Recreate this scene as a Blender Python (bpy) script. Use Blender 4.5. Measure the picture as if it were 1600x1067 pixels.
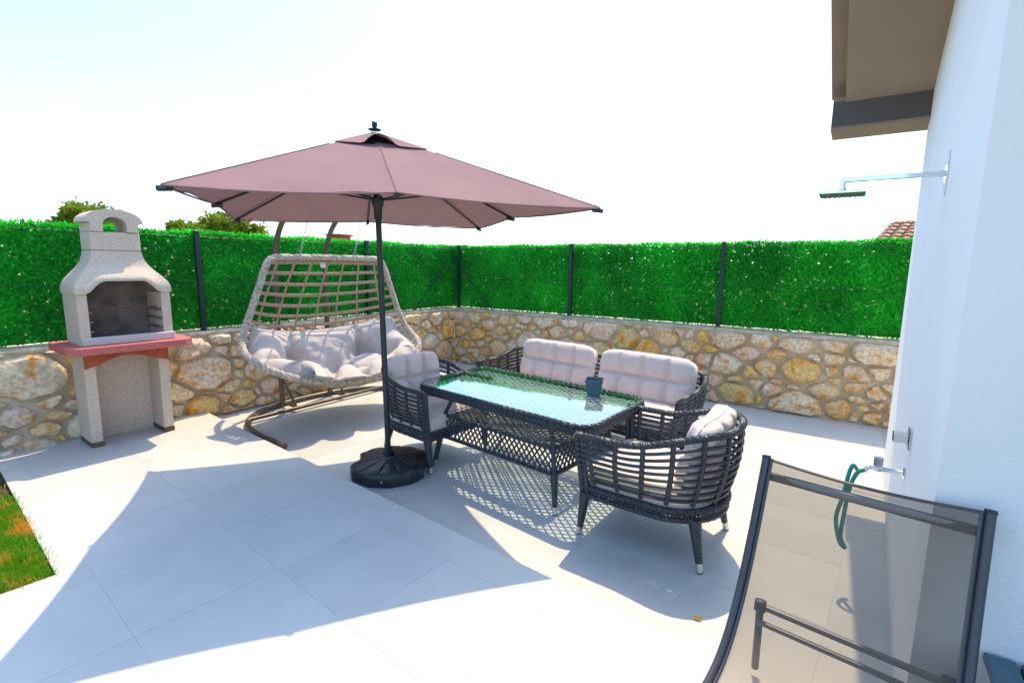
import bpy, math, random
import numpy as np
from mathutils import Vector, Matrix, noise as mnoise
random.seed(7); rng = np.random.default_rng(7)
sc = bpy.context.scene
for o in list(bpy.data.objects): bpy.data.objects.remove(o)
COL = sc.collection
PI = math.pi
# ------------------------------------------------------------------ camera
CAM_H = 1.72
yaw, pitch, roll = math.radians(34.176), math.radians(8.756), math.radians(-0.714)
fw = Vector((math.cos(yaw)*math.cos(pitch), math.sin(yaw)*math.cos(pitch), -math.sin(pitch)))
rt = Vector((math.sin(yaw), -math.cos(yaw), 0)); dn = fw.cross(rt)
r2 = rt*math.cos(roll)+dn*math.sin(roll); d2 = -rt*math.sin(roll)+dn*math.cos(roll)
cd = bpy.data.cameras.new('camera'); cam = bpy.data.objects.new('camera', cd); COL.objects.link(cam)
M4 = Matrix((r2, -d2, -fw)).transposed().to_4x4(); M4.translation = Vector((0, 0, CAM_H)); cam.matrix_world = M4
cd.sensor_width = 36; cd.sensor_fit = 'HORIZONTAL'; cd.lens = 36*776.03/1600; cd.clip_start = .02; cd.clip_end = 3000
sc.camera = cam
# ------------------------------------------------------------------ light
SUN = Vector((0.47, 0.135, 1)).normalized()
elev = math.asin(SUN.z); az = math.atan2(SUN.x, SUN.y)
w = bpy.data.worlds.new('World'); sc.world = w; w.use_nodes = True
nt = w.node_tree; nt.nodes.clear()
sky = nt.nodes.new('ShaderNodeTexSky'); sky.sky_type = 'NISHITA'; sky.sun_disc = False
sky.sun_elevation = elev; sky.sun_rotation = az; sky.air_density = 1.0; sky.dust_density = 1.6; sky.ozone_density = 1.0
bg = nt.nodes.new('ShaderNodeBackground'); bg.inputs[1].default_value = 0.15
wo = nt.nodes.new('ShaderNodeOutputWorld')
tn = nt.nodes.new('ShaderNodeMixRGB'); tn.blend_type = 'MULTIPLY'; tn.inputs[0].default_value = 1; tn.inputs[2].default_value = (.85, .98, 1.07, 1)   # clear, slightly cyan air
nt.links.new(sky.outputs[0], tn.inputs[1]); nt.links.new(tn.outputs[0], bg.inputs[0]); nt.links.new(bg.outputs[0], wo.inputs[0])
ld = bpy.data.lights.new('sun', 'SUN'); ld.energy = 2.0; ld.angle = math.radians(.53); ld.color = (1, .81, .53)
lo = bpy.data.objects.new('sun', ld); COL.objects.link(lo); lo.location = (4, 4, 12)
lo.rotation_euler = SUN.to_track_quat('Z', 'Y').to_euler()
vs = sc.view_settings; vs.view_transform = 'Standard'; vs.look = 'None'; vs.gamma = 1; vs.use_curve_mapping = False; vs.exposure = 1.4
sc.cycles.max_bounces = 10; sc.cycles.transparent_max_bounces = 16

# ------------------------------------------------------------------ helpers
MATS = {}
def mat(name, c1, c2=None, rough=.6, scale=8, bump=0, bscale=None, spec=.5, metal=0, detail=4, trans=0, ramp=(.35, .65), coat=0, rnd=0, stretch=None):
    """Principled material; c1/c2 mixed by noise, optional bump, translucency, per-object value jitter."""
    if name in MATS: return MATS[name]
    m = bpy.data.materials.new(name); m.use_nodes = True; n = m.node_tree.nodes; l = m.node_tree.links
    b = n['Principled BSDF']; b.inputs['Roughness'].default_value = rough; b.inputs['Metallic'].default_value = metal
    b.inputs['Specular IOR Level'].default_value = spec; b.inputs['Coat Weight'].default_value = coat
    b.inputs['Base Color'].default_value = (*c1, 1)
    tc = n.new('ShaderNodeTexCoord'); vec = tc.outputs['Object']
    if stretch:
        mp = n.new('ShaderNodeMapping'); mp.inputs['Scale'].default_value = stretch; l.new(vec, mp.inputs[0]); vec = mp.outputs[0]
    col = None
    if c2 is not None:
        nz = n.new('ShaderNodeTexNoise'); nz.inputs['Scale'].default_value = scale; nz.inputs['Detail'].default_value = detail
        l.new(vec, nz.inputs[0])
        rp = n.new('ShaderNodeValToRGB'); rp.color_ramp.elements[0].position = ramp[0]; rp.color_ramp.elements[1].position = ramp[1]
        rp.color_ramp.elements[0].color = (*c1, 1); rp.color_ramp.elements[1].color = (*c2, 1)
        l.new(nz.outputs[0], rp.inputs[0]); col = rp.outputs[0]
    if rnd:
        oi = n.new('ShaderNodeObjectInfo'); hs = n.new('ShaderNodeHueSaturation')
        mr = n.new('ShaderNodeMapRange'); mr.inputs['To Min'].default_value = 1-rnd; mr.inputs['To Max'].default_value = 1+rnd
        l.new(oi.outputs['Random'], mr.inputs[0]); l.new(mr.outputs[0], hs.inputs['Value'])
        if col: l.new(col, hs.inputs['Color'])
        else: hs.inputs['Color'].default_value = (*c1, 1)
        col = hs.outputs[0]
    if col: l.new(col, b.inputs['Base Color'])
    if bump:
        nb = n.new('ShaderNodeTexNoise'); nb.inputs['Scale'].default_value = bscale or scale*4; nb.inputs['Detail'].default_value = 6
        l.new(vec, nb.inputs[0]); bp = n.new('ShaderNodeBump'); bp.inputs['Strength'].default_value = bump; bp.inputs['Distance'].default_value = .01
        l.new(nb.outputs[0], bp.inputs['Height']); l.new(bp.outputs[0], b.inputs['Normal'])
    if trans:
        t = n.new('ShaderNodeBsdfTranslucent'); mx = n.new('ShaderNodeMixShader'); mx.inputs[0].default_value = trans
        if col: l.new(col, t.inputs[0])
        else: t.inputs[0].default_value = (*c1, 1)
        l.new(b.outputs[0], mx.inputs[1]); l.new(t.outputs[0], mx.inputs[2]); l.new(mx.outputs[0], n['Material Output'].inputs[0])
    MATS[name] = m; return m

class MB:
    def __init__(s): s.v = []; s.f = []
    def add(s, vs, fs):
        k = len(s.v); s.v += [tuple(p) for p in vs]; s.f += [tuple(i+k for i in f) for f in fs]; return s
    def box(s, x0, x1, y0, y1, z0, z1, M=None):
        p = [Vector(q) for q in [(x0,y0,z0),(x1,y0,z0),(x1,y1,z0),(x0,y1,z0),(x0,y0,z1),(x1,y0,z1),(x1,y1,z1),(x0,y1,z1)]]
        if M: p = [M @ q for q in p]
        return s.add(p, [(3,2,1,0),(4,5,6,7),(0,1,5,4),(1,2,6,5),(2,3,7,6),(3,0,4,7)])
    def cbox(s, x0, x1, y0, y1, z0, z1, c=.005, M=None):
        """box with chamfered edges"""
        vs = []; idx = {}
        xs, ys, zs = (x0, x1), (y0, y1), (z0, z1)
        for i in (0, 1):
            for j in (0, 1):
                for k in (0, 1):
                    sx, sy, sz = (1 if i == 0 else -1), (1 if j == 0 else -1), (1 if k == 0 else -1)
                    for a, d in enumerate([(0, c*sy, c*sz), (c*sx, 0, c*sz), (c*sx, c*sy, 0)]):
                        idx[i, j, k, a] = len(vs); vs.append(Vector((xs[i]+d[0], ys[j]+d[1], zs[k]+d[2])))
        g = lambda i, j, k, a: idx[i, j, k, a]
        F = []
        for i in (0, 1):
            q = [g(i,0,0,0), g(i,1,0,0), g(i,1,1,0), g(i,0,1,0)]; F.append(q if i else q[::-1])
            q = [g(0,i,0,1), g(0,i,1,1), g(1,i,1,1), g(1,i,0,1)]; F.append(q if i else q[::-1])
            q = [g(0,0,i,2), g(1,0,i,2), g(1,1,i,2), g(0,1,i,2)]; F.append(q if i else q[::-1])
        for i in (0, 1):
            for j in (0, 1):
                q = [g(i,j,0,0), g(i,j,1,0), g(i,j,1,1), g(i,j,0,1)]; F.append(q if (i+j) % 2 else q[::-1])
                q = [g(i,0,j,0), g(i,0,j,2), g(i,1,j,2), g(i,1,j,0)]; F.append(q if (i+j) % 2 else q[::-1])
                q = [g(0,i,j,1), g(1,i,j,1), g(1,i,j,2), g(0,i,j,2)]; F.append(q if (i+j) % 2 else q[::-1])
                for k in (0, 1):
                    q = [g(i,j,k,0), g(i,j,k,1), g(i,j,k,2)]; F.append(q if (i+j+k) % 2 == 1 else q[::-1])
        if M: vs = [M @ q for q in vs]
        return s.add(vs, F)
    def tube(s, pts, r, n=8, closed=False, caps=True, flat=1.0, upv=None):
        """tube along pts; r float or list; flat squashes the second axis"""
        P = [Vector(p) for p in pts]; m = len(P); R = r if isinstance(r, (list, tuple)) else [r]*m
        T = []
        for i in range(m):
            a = P[i-1] if (i > 0 or closed) else P[i]; b = P[(i+1) % m] if (i < m-1 or closed) else P[i]
            t = (b-a); T.append(t.normalized() if t.length > 1e-9 else Vector((0,0,1)))
        u = Vector(upv) if upv else (Vector((0,0,1)) if abs(T[0].z) < .9 else Vector((1,0,0)))
        u = (u-T[0]*u.dot(T[0])).normalized(); V = []
        for i in range(m):
            if upv: u = Vector(upv)
            u = (u-T[i]*u.dot(T[i]))
            u = u.normalized() if u.length > 1e-6 else T[i].orthogonal().normalized()
            b = T[i].cross(u)
            for k in range(n):
                a = 2*PI*k/n; V.append(P[i]+u*(math.cos(a)*R[i]*flat)+b*(math.sin(a)*R[i]))
        F = []
        for i in range(m if closed else m-1):
            j = (i+1) % m
            for k in range(n): k2 = (k+1) % n; F.append((i*n+k, i*n+k2, j*n+k2, j*n+k))
        if caps and not closed: F.append(tuple(range(n))[::-1]); F.append(tuple((m-1)*n+k for k in range(n)))
        return s.add(V, F)
    def braid(s, pts, R=.014, r=.0105, pitch=.07, strands=3, n=5, closed=False, seg=.012):
        """strands twisted round a path: reads as a woven rim"""
        P = resample(pts, seg, closed); m = len(P); L = seg*m
        T = []
        for i in range(m):
            a = P[i-1] if (i > 0 or closed) else P[i]; b = P[(i+1) % m] if (i < m-1 or closed) else P[i]
            T.append((b-a).normalized())
        turns = L/pitch
        if closed: turns = round(turns)
        for k in range(strands):
            Q = []
            for i in range(m):
                u = Vector((0,0,1)); u = u-T[i]*u.dot(T[i])
                u = u.normalized() if u.length > .05 else T[i].orthogonal().normalized()
                b = T[i].cross(u); a = 2*PI*(turns*i/m+k/strands)
                Q.append(P[i]+(u*math.cos(a)+b*math.sin(a))*R)
            s.tube(Q, r, n, closed)
        return s
    def lathe(s, prof, n=16, M=None):
        V = []; F = []
        for (r, z) in prof:
            for k in range(n): a = 2*PI*k/n; V.append(Vector((r*math.cos(a), r*math.sin(a), z)))
        for i in range(len(prof)-1):
            for k in range(n): k2 = (k+1) % n; F.append((i*n+k, i*n+k2, (i+1)*n+k2, (i+1)*n+k))
        F.append(tuple(range(n))[::-1]); F.append(tuple((len(prof)-1)*n+k for k in range(n)))
        if M: V = [M @ q for q in V]
        return s.add(V, F)
    def prism(s, poly, a, b, axis='z', M=None):
        """extrude 2-D polygon; axis z: poly=(x,y); axis y: poly=(x,z)"""
        n = len(poly)
        f = (lambda p, h: Vector((p[0], p[1], h))) if axis == 'z' else ((lambda p, h: Vector((p[0], h, p[1]))) if axis == 'y' else (lambda p, h: Vector((h, p[0], p[1]))))
        V = [f(p, a) for p in poly]+[f(p, b) for p in poly]
        if M: V = [M @ q for q in V]
        F = [tuple(range(n))[::-1], tuple(range(n, 2*n))]+[(i, (i+1) % n, n+(i+1) % n, n+i) for i in range(n)]
        return s.add(V, F)
    def grid(s, fn, nu, nv, closeu=False):
        V = [fn(i/(nu if closeu else nu-1), j/(nv-1)) for j in range(nv) for i in range(nu)]
        F = []
        for j in range(nv-1):
            for i in range(nu if closeu else nu-1):
                i2 = (i+1) % nu; F.append((j*nu+i, j*nu+i2, (j+1)*nu+i2, (j+1)*nu+i))
        return s.add(V, F)
    def mesh(s, name, smooth=False, fix=True):
        me = bpy.data.meshes.new(name); me.from_pydata([tuple(p) for p in s.v], [], s.f)
        if fix:
            import bmesh
            bm = bmesh.new(); bm.from_mesh(me); bmesh.ops.recalc_face_normals(bm, faces=bm.faces); bm.to_mesh(me); bm.free()
        if smooth:
            me.polygons.foreach_set('use_smooth', [True]*len(me.polygons))
            if smooth != 2: 
                try: me.set_sharp_from_angle(angle=math.radians(40))
                except Exception: pass
        me.update(); return me
    def build(s, name, m, parent=None, smooth=False, loc=None, rot=None, fix=True, kind=None):
        return link(name, s.mesh(name, smooth, fix), m, parent, loc, rot, kind)
def link(name, me, m, parent=None, loc=None, rot=None, kind=None):
    o = bpy.data.objects.new(name, me); COL.objects.link(o)
    if m is not None and len(me.materials) == 0: me.materials.append(m)
    if parent: o.parent = parent
    if loc: o.location = loc
    if rot: o.rotation_euler = rot
    if kind: o['kind'] = kind
    return o
def resample(pts, seg, closed=False):
    P = [Vector(p) for p in pts]
    if closed: P = P+[P[0]]
    L = [0]
    for a, b in zip(P, P[1:]): L.append(L[-1]+(b-a).length)
    n = max(2, int(L[-1]/seg)); out = []; j = 0
    for i in range(n if closed else n+1):
        t = L[-1]*i/n
        while j < len(P)-2 and L[j+1] < t: j += 1
        d = L[j+1]-L[j]; out.append(P[j].lerp(P[j+1], 0 if d < 1e-9 else (t-L[j])/d))
    return out
def spline(pts, k=8, closed=False):
    P = [Vector(p) for p in pts]; n = len(P); out = []
    for i in range(n if closed else n-1):
        p1, p2 = P[i], P[(i+1) % n]
        p0 = P[i-1] if (i > 0 or closed) else p1*2-p2
        p3 = P[(i+2) % n] if (i+2 < n or closed) else p2*2-p1
        for j in range(k):
            t = j/k; out.append(.5*((2*p1)+(p2-p0)*t+(2*p0-5*p1+4*p2-p3)*t*t+(3*p1-p0-3*p2+p3)*t*t*t))
    if not closed: out.append(P[-1])
    return out
def interp(tab, t):
    n = len(tab)-1; x = min(max(t, 0), 1)*n; i = min(int(x), n-1); a = x-i
    g = lambda i: tab[min(max(i, 0), n)]
    p0, p1, p2, p3 = g(i-1), g(i), g(i+1), g(i+2)
    return .5*((2*p1)+(p2-p0)*a+(2*p0-5*p1+4*p2-p3)*a*a+(3*p1-p0-3*p2+p3)*a*a*a)
def empty(name, loc=(0,0,0), rz=0, label=None, cat=None, group=None):
    o = bpy.data.objects.new(name, None); COL.objects.link(o); o.location = loc; o.rotation_euler = (0,0,rz); o.empty_display_size = .1
    return tag(o, label, cat, group)
def tag(o, label=None, cat=None, group=None, kind=None):
    if label: o['label'] = label
    if cat: o['category'] = cat
    if group: o['group'] = group
    if kind: o['kind'] = kind
    return o
def clip(poly, n, d):
    """keep the part of 2-D polygon with n.p <= d"""
    out = []
    for i in range(len(poly)):
        a, b = poly[i], poly[(i+1) % len(poly)]
        da = n[0]*a[0]+n[1]*a[1]-d; db = n[0]*b[0]+n[1]*b[1]-d
        if da <= 0: out.append(a)
        if (da < 0 < db) or (db < 0 < da):
            t = da/(da-db); out.append((a[0]+(b[0]-a[0])*t, a[1]+(b[1]-a[1])*t))
    return out
def npmesh(name, V, F):
    me = bpy.data.meshes.new(name); V = np.asarray(V, np.float32); F = np.asarray(F, np.int32)
    me.vertices.add(len(V)); me.vertices.foreach_set('co', V.ravel())
    k = F.shape[1]; me.loops.add(F.size); me.loops.foreach_set('vertex_index', F.ravel())
    me.polygons.add(len(F)); me.polygons.foreach_set('loop_start', np.arange(0, F.size, k, dtype=np.int32))
    try: me.polygons.foreach_set('loop_total', np.full(len(F), k, np.int32))
    except Exception: pass
    me.update(calc_edges=True); me.validate(); return me
def leafcloud(P, N, L, W, droop=None):
    """folded leaf quads at P with axis dirs N, numpy arrays"""
    n = len(P); N = N/np.linalg.norm(N, axis=1)[:, None]
    r = rng.normal(size=(n, 3)); S = np.cross(N, r); S /= np.linalg.norm(S, axis=1)[:, None]
    L = np.broadcast_to(L, (n,))[:, None]; W = np.broadcast_to(W, (n,))[:, None]
    A = P; B = P+N*L*.5+S*W; C = P+N*L; D = P+N*L*.5-S*W
    V = np.stack([A, B, C, D], 1).reshape(-1, 3); F = np.arange(4*n).reshape(-1, 4)
    return V, F

# ------------------------------------------------------------------ materials
def surf_mat(name, layers, base, rough, bumps, spec=.3, rnd=0):
    """base colour multiplied by several noise layers (scale, detail, lo, hi, ramp0, ramp1); bumps (scale, strength)"""
    m = bpy.data.materials.new(name); m.use_nodes = True; n = m.node_tree.nodes; l = m.node_tree.links; b = n['Principled BSDF']
    tc = n.new('ShaderNodeTexCoord'); oi = n.new('ShaderNodeObjectInfo'); ml = n.new('ShaderNodeMath'); ml.operation = 'MULTIPLY'; ml.inputs[1].default_value = 53
    ad = n.new('ShaderNodeVectorMath'); ad.operation = 'ADD'; l.new(oi.outputs['Random'], ml.inputs[0]); l.new(tc.outputs['Object'], ad.inputs[0]); l.new(ml.outputs[0], ad.inputs[1])
    rgb = n.new('ShaderNodeRGB'); rgb.outputs[0].default_value = (*base, 1); col = rgb.outputs[0]
    for sc_, det, lo_, hi_, a, c in layers:
        nz = n.new('ShaderNodeTexNoise'); nz.inputs['Scale'].default_value = sc_; nz.inputs['Detail'].default_value = det; nz.inputs['Roughness'].default_value = .6; l.new(ad.outputs[0], nz.inputs[0])
        rp = n.new('ShaderNodeValToRGB'); rp.color_ramp.elements[0].position = a; rp.color_ramp.elements[1].position = c
        rp.color_ramp.elements[0].color = (*lo_, 1); rp.color_ramp.elements[1].color = (*hi_, 1); l.new(nz.outputs[0], rp.inputs[0])
        mx = n.new('ShaderNodeMixRGB'); mx.blend_type = 'MULTIPLY'; mx.inputs[0].default_value = 1; l.new(col, mx.inputs[1]); l.new(rp.outputs[0], mx.inputs[2]); col = mx.outputs[0]
    if rnd:
        hs = n.new('ShaderNodeHueSaturation'); mr = n.new('ShaderNodeMapRange'); mr.inputs['To Min'].default_value = 1-rnd; mr.inputs['To Max'].default_value = 1+rnd
        l.new(oi.outputs['Random'], mr.inputs[0]); l.new(mr.outputs[0], hs.inputs['Value']); l.new(col, hs.inputs['Color']); col = hs.outputs[0]
    l.new(col, b.inputs['Base Color']); b.inputs['Roughness'].default_value = rough; b.inputs['Specular IOR Level'].default_value = spec
    prev = None
    for sc_, st in bumps:
        nz = n.new('ShaderNodeTexNoise'); nz.inputs['Scale'].default_value = sc_; nz.inputs['Detail'].default_value = 5; l.new(ad.outputs[0], nz.inputs[0])
        bp = n.new('ShaderNodeBump'); bp.inputs['Strength'].default_value = st; bp.inputs['Distance'].default_value = .01; l.new(nz.outputs[0], bp.inputs['Height'])
        if prev: l.new(prev, bp.inputs['Normal'])
        prev = bp.outputs[0]
    if prev: l.new(prev, b.inputs['Normal'])
    return m
W1 = (1, 1, 1)
M_tile = surf_mat('porcelain_tile', [(1.1, 4, (.92,.92,.925), W1, .35, .65), (5, 8, (.95,.95,.945), W1, .38, .6), (2.3, 10, (.86,.84,.80), W1, .24, .36), (140, 2, (.965,.965,.965), W1, .3, .7)], (.56,.565,.535), .45, [(70, .03)], .35, .028)
M_grout = mat('grout', (.44,.445,.42), rough=.9)
M_plaster = surf_mat('white_plaster', [(.8, 5, (.95,.945,.935), W1, .35, .65), (3.5, 9, (.93,.925,.91), W1, .28, .42), (60, 3, (.97,.97,.97), W1, .3, .7)], (.85,.85,.845), .85, [(9, .10), (85, .22)], .2)
M_brown = mat('brown_render', (.27,.215,.165), (.31,.25,.195), rough=.8, scale=2, bump=.1, bscale=50, spec=.2)
M_fascia = mat('dark_fascia', (.085,.075,.075), rough=.6)
M_mortar = mat('mortar', (.42,.34,.22), (.60,.51,.38), rough=.95, scale=5, bump=.6, bscale=45, spec=.1)
M_coping = mat('coping_concrete', (.44,.37,.27), (.66,.57,.43), rough=.95, scale=9, bump=.6, bscale=60, spec=.1)
M_conc = mat('cast_concrete', (.56,.44,.345), (.74,.60,.48), rough=.9, scale=95, bump=.35, bscale=180, spec=.15, detail=8)
M_soot = mat('soot_concrete', (.15,.125,.11), (.27,.235,.205), rough=.95, scale=7, bump=.3, bscale=120, spec=.1)
M_red = mat('red_pigment_concrete', (.50,.10,.095), (.62,.20,.18), rough=.85, scale=70, bump=.4, bscale=160, spec=.2)
M_brick = mat('terracotta_brick', (.36,.065,.03), (.45,.10,.045), rough=.8, scale=20, bump=.25, bscale=120)
M_footband = mat('brown_plinth', (.10,.06,.035), (.19,.12,.06), rough=.9, scale=20)
M_rust = mat('rusty_iron', (.12,.05,.025), (.24,.11,.05), rough=.8, scale=30)
M_steel = mat('grey_steel', (.42,.42,.43), rough=.4, metal=.7)
M_rattan = mat('charcoal_rattan', (.020,.026,.034), (.040,.050,.062), rough=.42, scale=40, bump=.25, bscale=160, spec=.5, stretch=(1,1,3))
M_topweave = mat('sunlit_weave', (.26,.34,.36), (.36,.44,.46), rough=.45, scale=40)  # charcoal rattan paled: sunlight and sky reflection painted into the table weave
M_rattan2 = mat('taupe_rattan', (.32,.25,.20), (.60,.51,.43), rough=.6, scale=35, bump=.3, bscale=150)
M_strap = mat('taupe_strap', (.33,.215,.15), (.42,.29,.21), rough=.65, scale=30)
M_bronze = mat('bronze_steel', (.10,.075,.06), (.15,.115,.09), rough=.38, scale=6, metal=.3)
M_cush = mat('blush_cushion', (.68,.555,.50), (.72,.595,.54), rough=.85, scale=7, bump=.15, bscale=28, spec=.15)
M_cush2 = mat('grey_cushion', (.47,.42,.395), (.53,.475,.445), rough=.8, scale=9, bump=.35, bscale=16, spec=.2)
M_chrome = mat('chrome', (.72,.72,.72), rough=.12, metal=1)
M_satin = mat('satin_foot', (.62,.61,.60), rough=.3, metal=.9)
M_pole = mat('dark_pole', (.025,.035,.038), rough=.35, metal=.2)
M_blackpl = mat('black_plastic', (.013,.015,.018), (.026,.030,.036), rough=.38, scale=14, bump=.2, bscale=90)
M_canopy = mat('mauve_canopy', (.285,.17,.178), (.315,.19,.195), rough=.85, scale=3, bump=.06, bscale=300, trans=.10, spec=.15)
M_net = mat('black_net', (.012,.012,.014), rough=.9)
M_post = mat('green_black_post', (.008,.028,.03), rough=.45)
M_wire = mat('green_wire', (.01,.05,.03), rough=.5)
M_leaf = mat('artificial_leaf', (.008,.48,.015), (.06,.86,.07), rough=.4, scale=30, trans=.45, spec=.3, detail=2)
def _drift(m, sc_=1.7, lo_=.68, hi_=1.12):
    n = m.node_tree.nodes; l = m.node_tree.links; tc = n.new('ShaderNodeTexCoord'); nz = n.new('ShaderNodeTexNoise'); nz.inputs['Scale'].default_value = sc_; nz.inputs['Detail'].default_value = 6; l.new(tc.outputs['Object'], nz.inputs[0])
    mr = n.new('ShaderNodeMapRange'); mr.inputs['From Min'].default_value = .35; mr.inputs['From Max'].default_value = .65; mr.inputs['To Min'].default_value = lo_; mr.inputs['To Max'].default_value = hi_; l.new(nz.outputs[0], mr.inputs[0])
    src = [q for q in n if q.bl_idname == 'ShaderNodeValToRGB'][0].outputs[0]; outs = [k.to_socket for k in src.links]
    mx = n.new('ShaderNodeVectorMath'); mx.operation = 'SCALE'; l.new(src, mx.inputs[0]); l.new(mr.outputs[0], mx.inputs['Scale'])
    for k in outs: l.new(mx.outputs[0], k)
_drift(M_leaf)
M_backing = mat('hedge_backing', (.006,.34,.014), (.012,.5,.02), rough=.7, scale=60, trans=.25)
M_grass = mat('grass_blade', (.15,.40,.015), (.78,.42,.05), rough=.7, scale=5.5, detail=8, trans=.3, spec=.2, ramp=(.50,.62))
M_soil = mat('soil', (.045,.03,.018), (.13,.085,.045), rough=1, scale=30, bump=1, bscale=60, spec=.1)
M_ground = mat('dry_ground', (.20,.20,.07), (.30,.25,.11), rough=1, scale=.6, spec=.1)
M_bark = mat('bark', (.10,.07,.05), (.18,.13,.09), rough=.9, scale=12, bump=.6)
M_tree = mat('tree_leaf', (.09,.17,.012), (.17,.26,.02), rough=.5, scale=3, trans=.3)
M_tree2 = mat('bright_tree_leaf', (.15,.24,.012), (.30,.36,.025), rough=.5, scale=3, trans=.35)
M_rooft = mat('roof_tile', (.30,.15,.08), (.42,.25,.15), rough=.8, scale=30, rnd=.25)
M_deck = mat('teal_grey_deck', (.05,.115,.145), (.075,.15,.18), rough=.6, scale=6, stretch=(.3,6,1))
M_hose = mat('green_hose', (.0,.28,.20), rough=.35, trans=.15)
M_pot = mat('slate_blue_pot', (.035,.09,.12), rough=.35)
M_alu = mat('anthracite_frame', (.075,.075,.085), rough=.4, metal=.4)
M_bar = mat('grey_bar', (.16,.155,.16), rough=.4, metal=.4)
M_yel = mat('yellow_leaf', (.75,.50,.01), rough=.6, trans=.3)
def stone_mat():
    m = bpy.data.materials.new('field_stone'); m.use_nodes = True; n = m.node_tree.nodes; l = m.node_tree.links; b = n['Principled BSDF']
    oi = n.new('ShaderNodeObjectInfo'); tc = n.new('ShaderNodeTexCoord')
    r1 = n.new('ShaderNodeValToRGB'); r1.color_ramp.interpolation = 'LINEAR'
    e = r1.color_ramp.elements; e[0].position = 0; e[0].color = (.74,.58,.40,1); e[1].position = 1; e[1].color = (.78,.60,.46,1)
    for p, c in [(.2,(.82,.71,.55,1)),(.4,(.78,.60,.33,1)),(.55,(.80,.50,.14,1)),(.7,(.76,.58,.48,1)),(.85,(.70,.53,.24,1))]:
        q = e.new(p); q.color = c
    l.new(oi.outputs['Random'], r1.inputs[0])
    ad = n.new('ShaderNodeVectorMath'); ad.operation = 'ADD'; cmb = n.new('ShaderNodeMath'); cmb.operation = 'MULTIPLY'; cmb.inputs[1].default_value = 37
    l.new(oi.outputs['Random'], cmb.inputs[0]); l.new(tc.outputs['Object'], ad.inputs[0]); l.new(cmb.outputs[0], ad.inputs[1])
    nz = n.new('ShaderNodeTexNoise'); nz.inputs['Scale'].default_value = 7; nz.inputs['Detail'].default_value = 7; nz.inputs['Roughness'].default_value = .65; l.new(ad.outputs[0], nz.inputs[0])
    r2_ = n.new('ShaderNodeValToRGB'); r2_.color_ramp.elements[0].position = .5; r2_.color_ramp.elements[1].position = .66
    l.new(nz.outputs[0], r2_.inputs[0])
    m1 = n.new('ShaderNodeMixRGB'); l.new(r2_.outputs[0], m1.inputs[0]); l.new(r1.outputs[0], m1.inputs[1]); m1.inputs[2].default_value = (.72,.30,.02,1)
    n2 = n.new('ShaderNodeTexNoise'); n2.inputs['Scale'].default_value = 30; n2.inputs['Detail'].default_value = 8; l.new(ad.outputs[0], n2.inputs[0])
    r3 = n.new('ShaderNodeValToRGB'); r3.color_ramp.elements[0].position = .36; r3.color_ramp.elements[0].color = (.74,.71,.68,1); r3.color_ramp.elements[1].position = .62; r3.color_ramp.elements[1].color = (1.12,1.1,1.08,1)
    l.new(n2.outputs[0], r3.inputs[0])
    mu = n.new('ShaderNodeMixRGB'); mu.blend_type = 'MULTIPLY'; mu.inputs[0].default_value = 1; l.new(m1.outputs[0], mu.inputs[1]); l.new(r3.outputs[0], mu.inputs[2])
    l.new(mu.outputs[0], b.inputs['Base Color']); b.inputs['Roughness'].default_value = .9; b.inputs['Specular IOR Level'].default_value = .15
    bp = n.new('ShaderNodeBump'); bp.inputs['Strength'].default_value = .7; bp.inputs['Distance'].default_value = .012; l.new(n2.outputs[0], bp.inputs['Height']); l.new(bp.outputs[0], b.inputs['Normal'])
    return m
M_stone = stone_mat()
def glass_mat():
    m = bpy.data.materials.new('table_glass'); m.use_nodes = True; n = m.node_tree.nodes; l = m.node_tree.links
    t = n.new('ShaderNodeBsdfTransparent'); t.inputs[0].default_value = (.93,.985,.985,1)
    g = n.new('ShaderNodeBsdfGlossy'); g.inputs['Roughness'].default_value = .015; g.inputs[0].default_value = (.95,1,1,1)
    lw = n.new('ShaderNodeLayerWeight'); lw.inputs[0].default_value = .5
    pw = n.new('ShaderNodeMath'); pw.operation = 'POWER'; pw.inputs[1].default_value = 4.0; l.new(lw.outputs['Facing'], pw.inputs[0])
    fr = n.new('ShaderNodeMath'); fr.operation = 'MULTIPLY_ADD'; fr.inputs[1].default_value = .93; fr.inputs[2].default_value = .07; l.new(pw.outputs[0], fr.inputs[0])
    mx = n.new('ShaderNodeMixShader'); l.new(fr.outputs[0], mx.inputs[0]); l.new(t.outputs[0], mx.inputs[1]); l.new(g.outputs[0], mx.inputs[2])
    l.new(mx.outputs[0], n['Material Output'].inputs[0]); return m
M_glass = glass_mat()
def sling_mat():
    m = bpy.data.materials.new('sling_mesh'); m.use_nodes = True; n = m.node_tree.nodes; l = m.node_tree.links; b = n['Principled BSDF']
    b.inputs['Base Color'].default_value = (.12,.088,.065,1); b.inputs['Roughness'].default_value = .6
    t = n.new('ShaderNodeBsdfTransparent'); t.inputs[0].default_value = (.98,.92,.85,1); mx = n.new('ShaderNodeMixShader'); mx.inputs[0].default_value = .56
    l.new(t.outputs[0], mx.inputs[1]); l.new(b.outputs[0], mx.inputs[2]); l.new(mx.outputs[0], n['Material Output'].inputs[0]); return m
M_sling = sling_mat()

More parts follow.
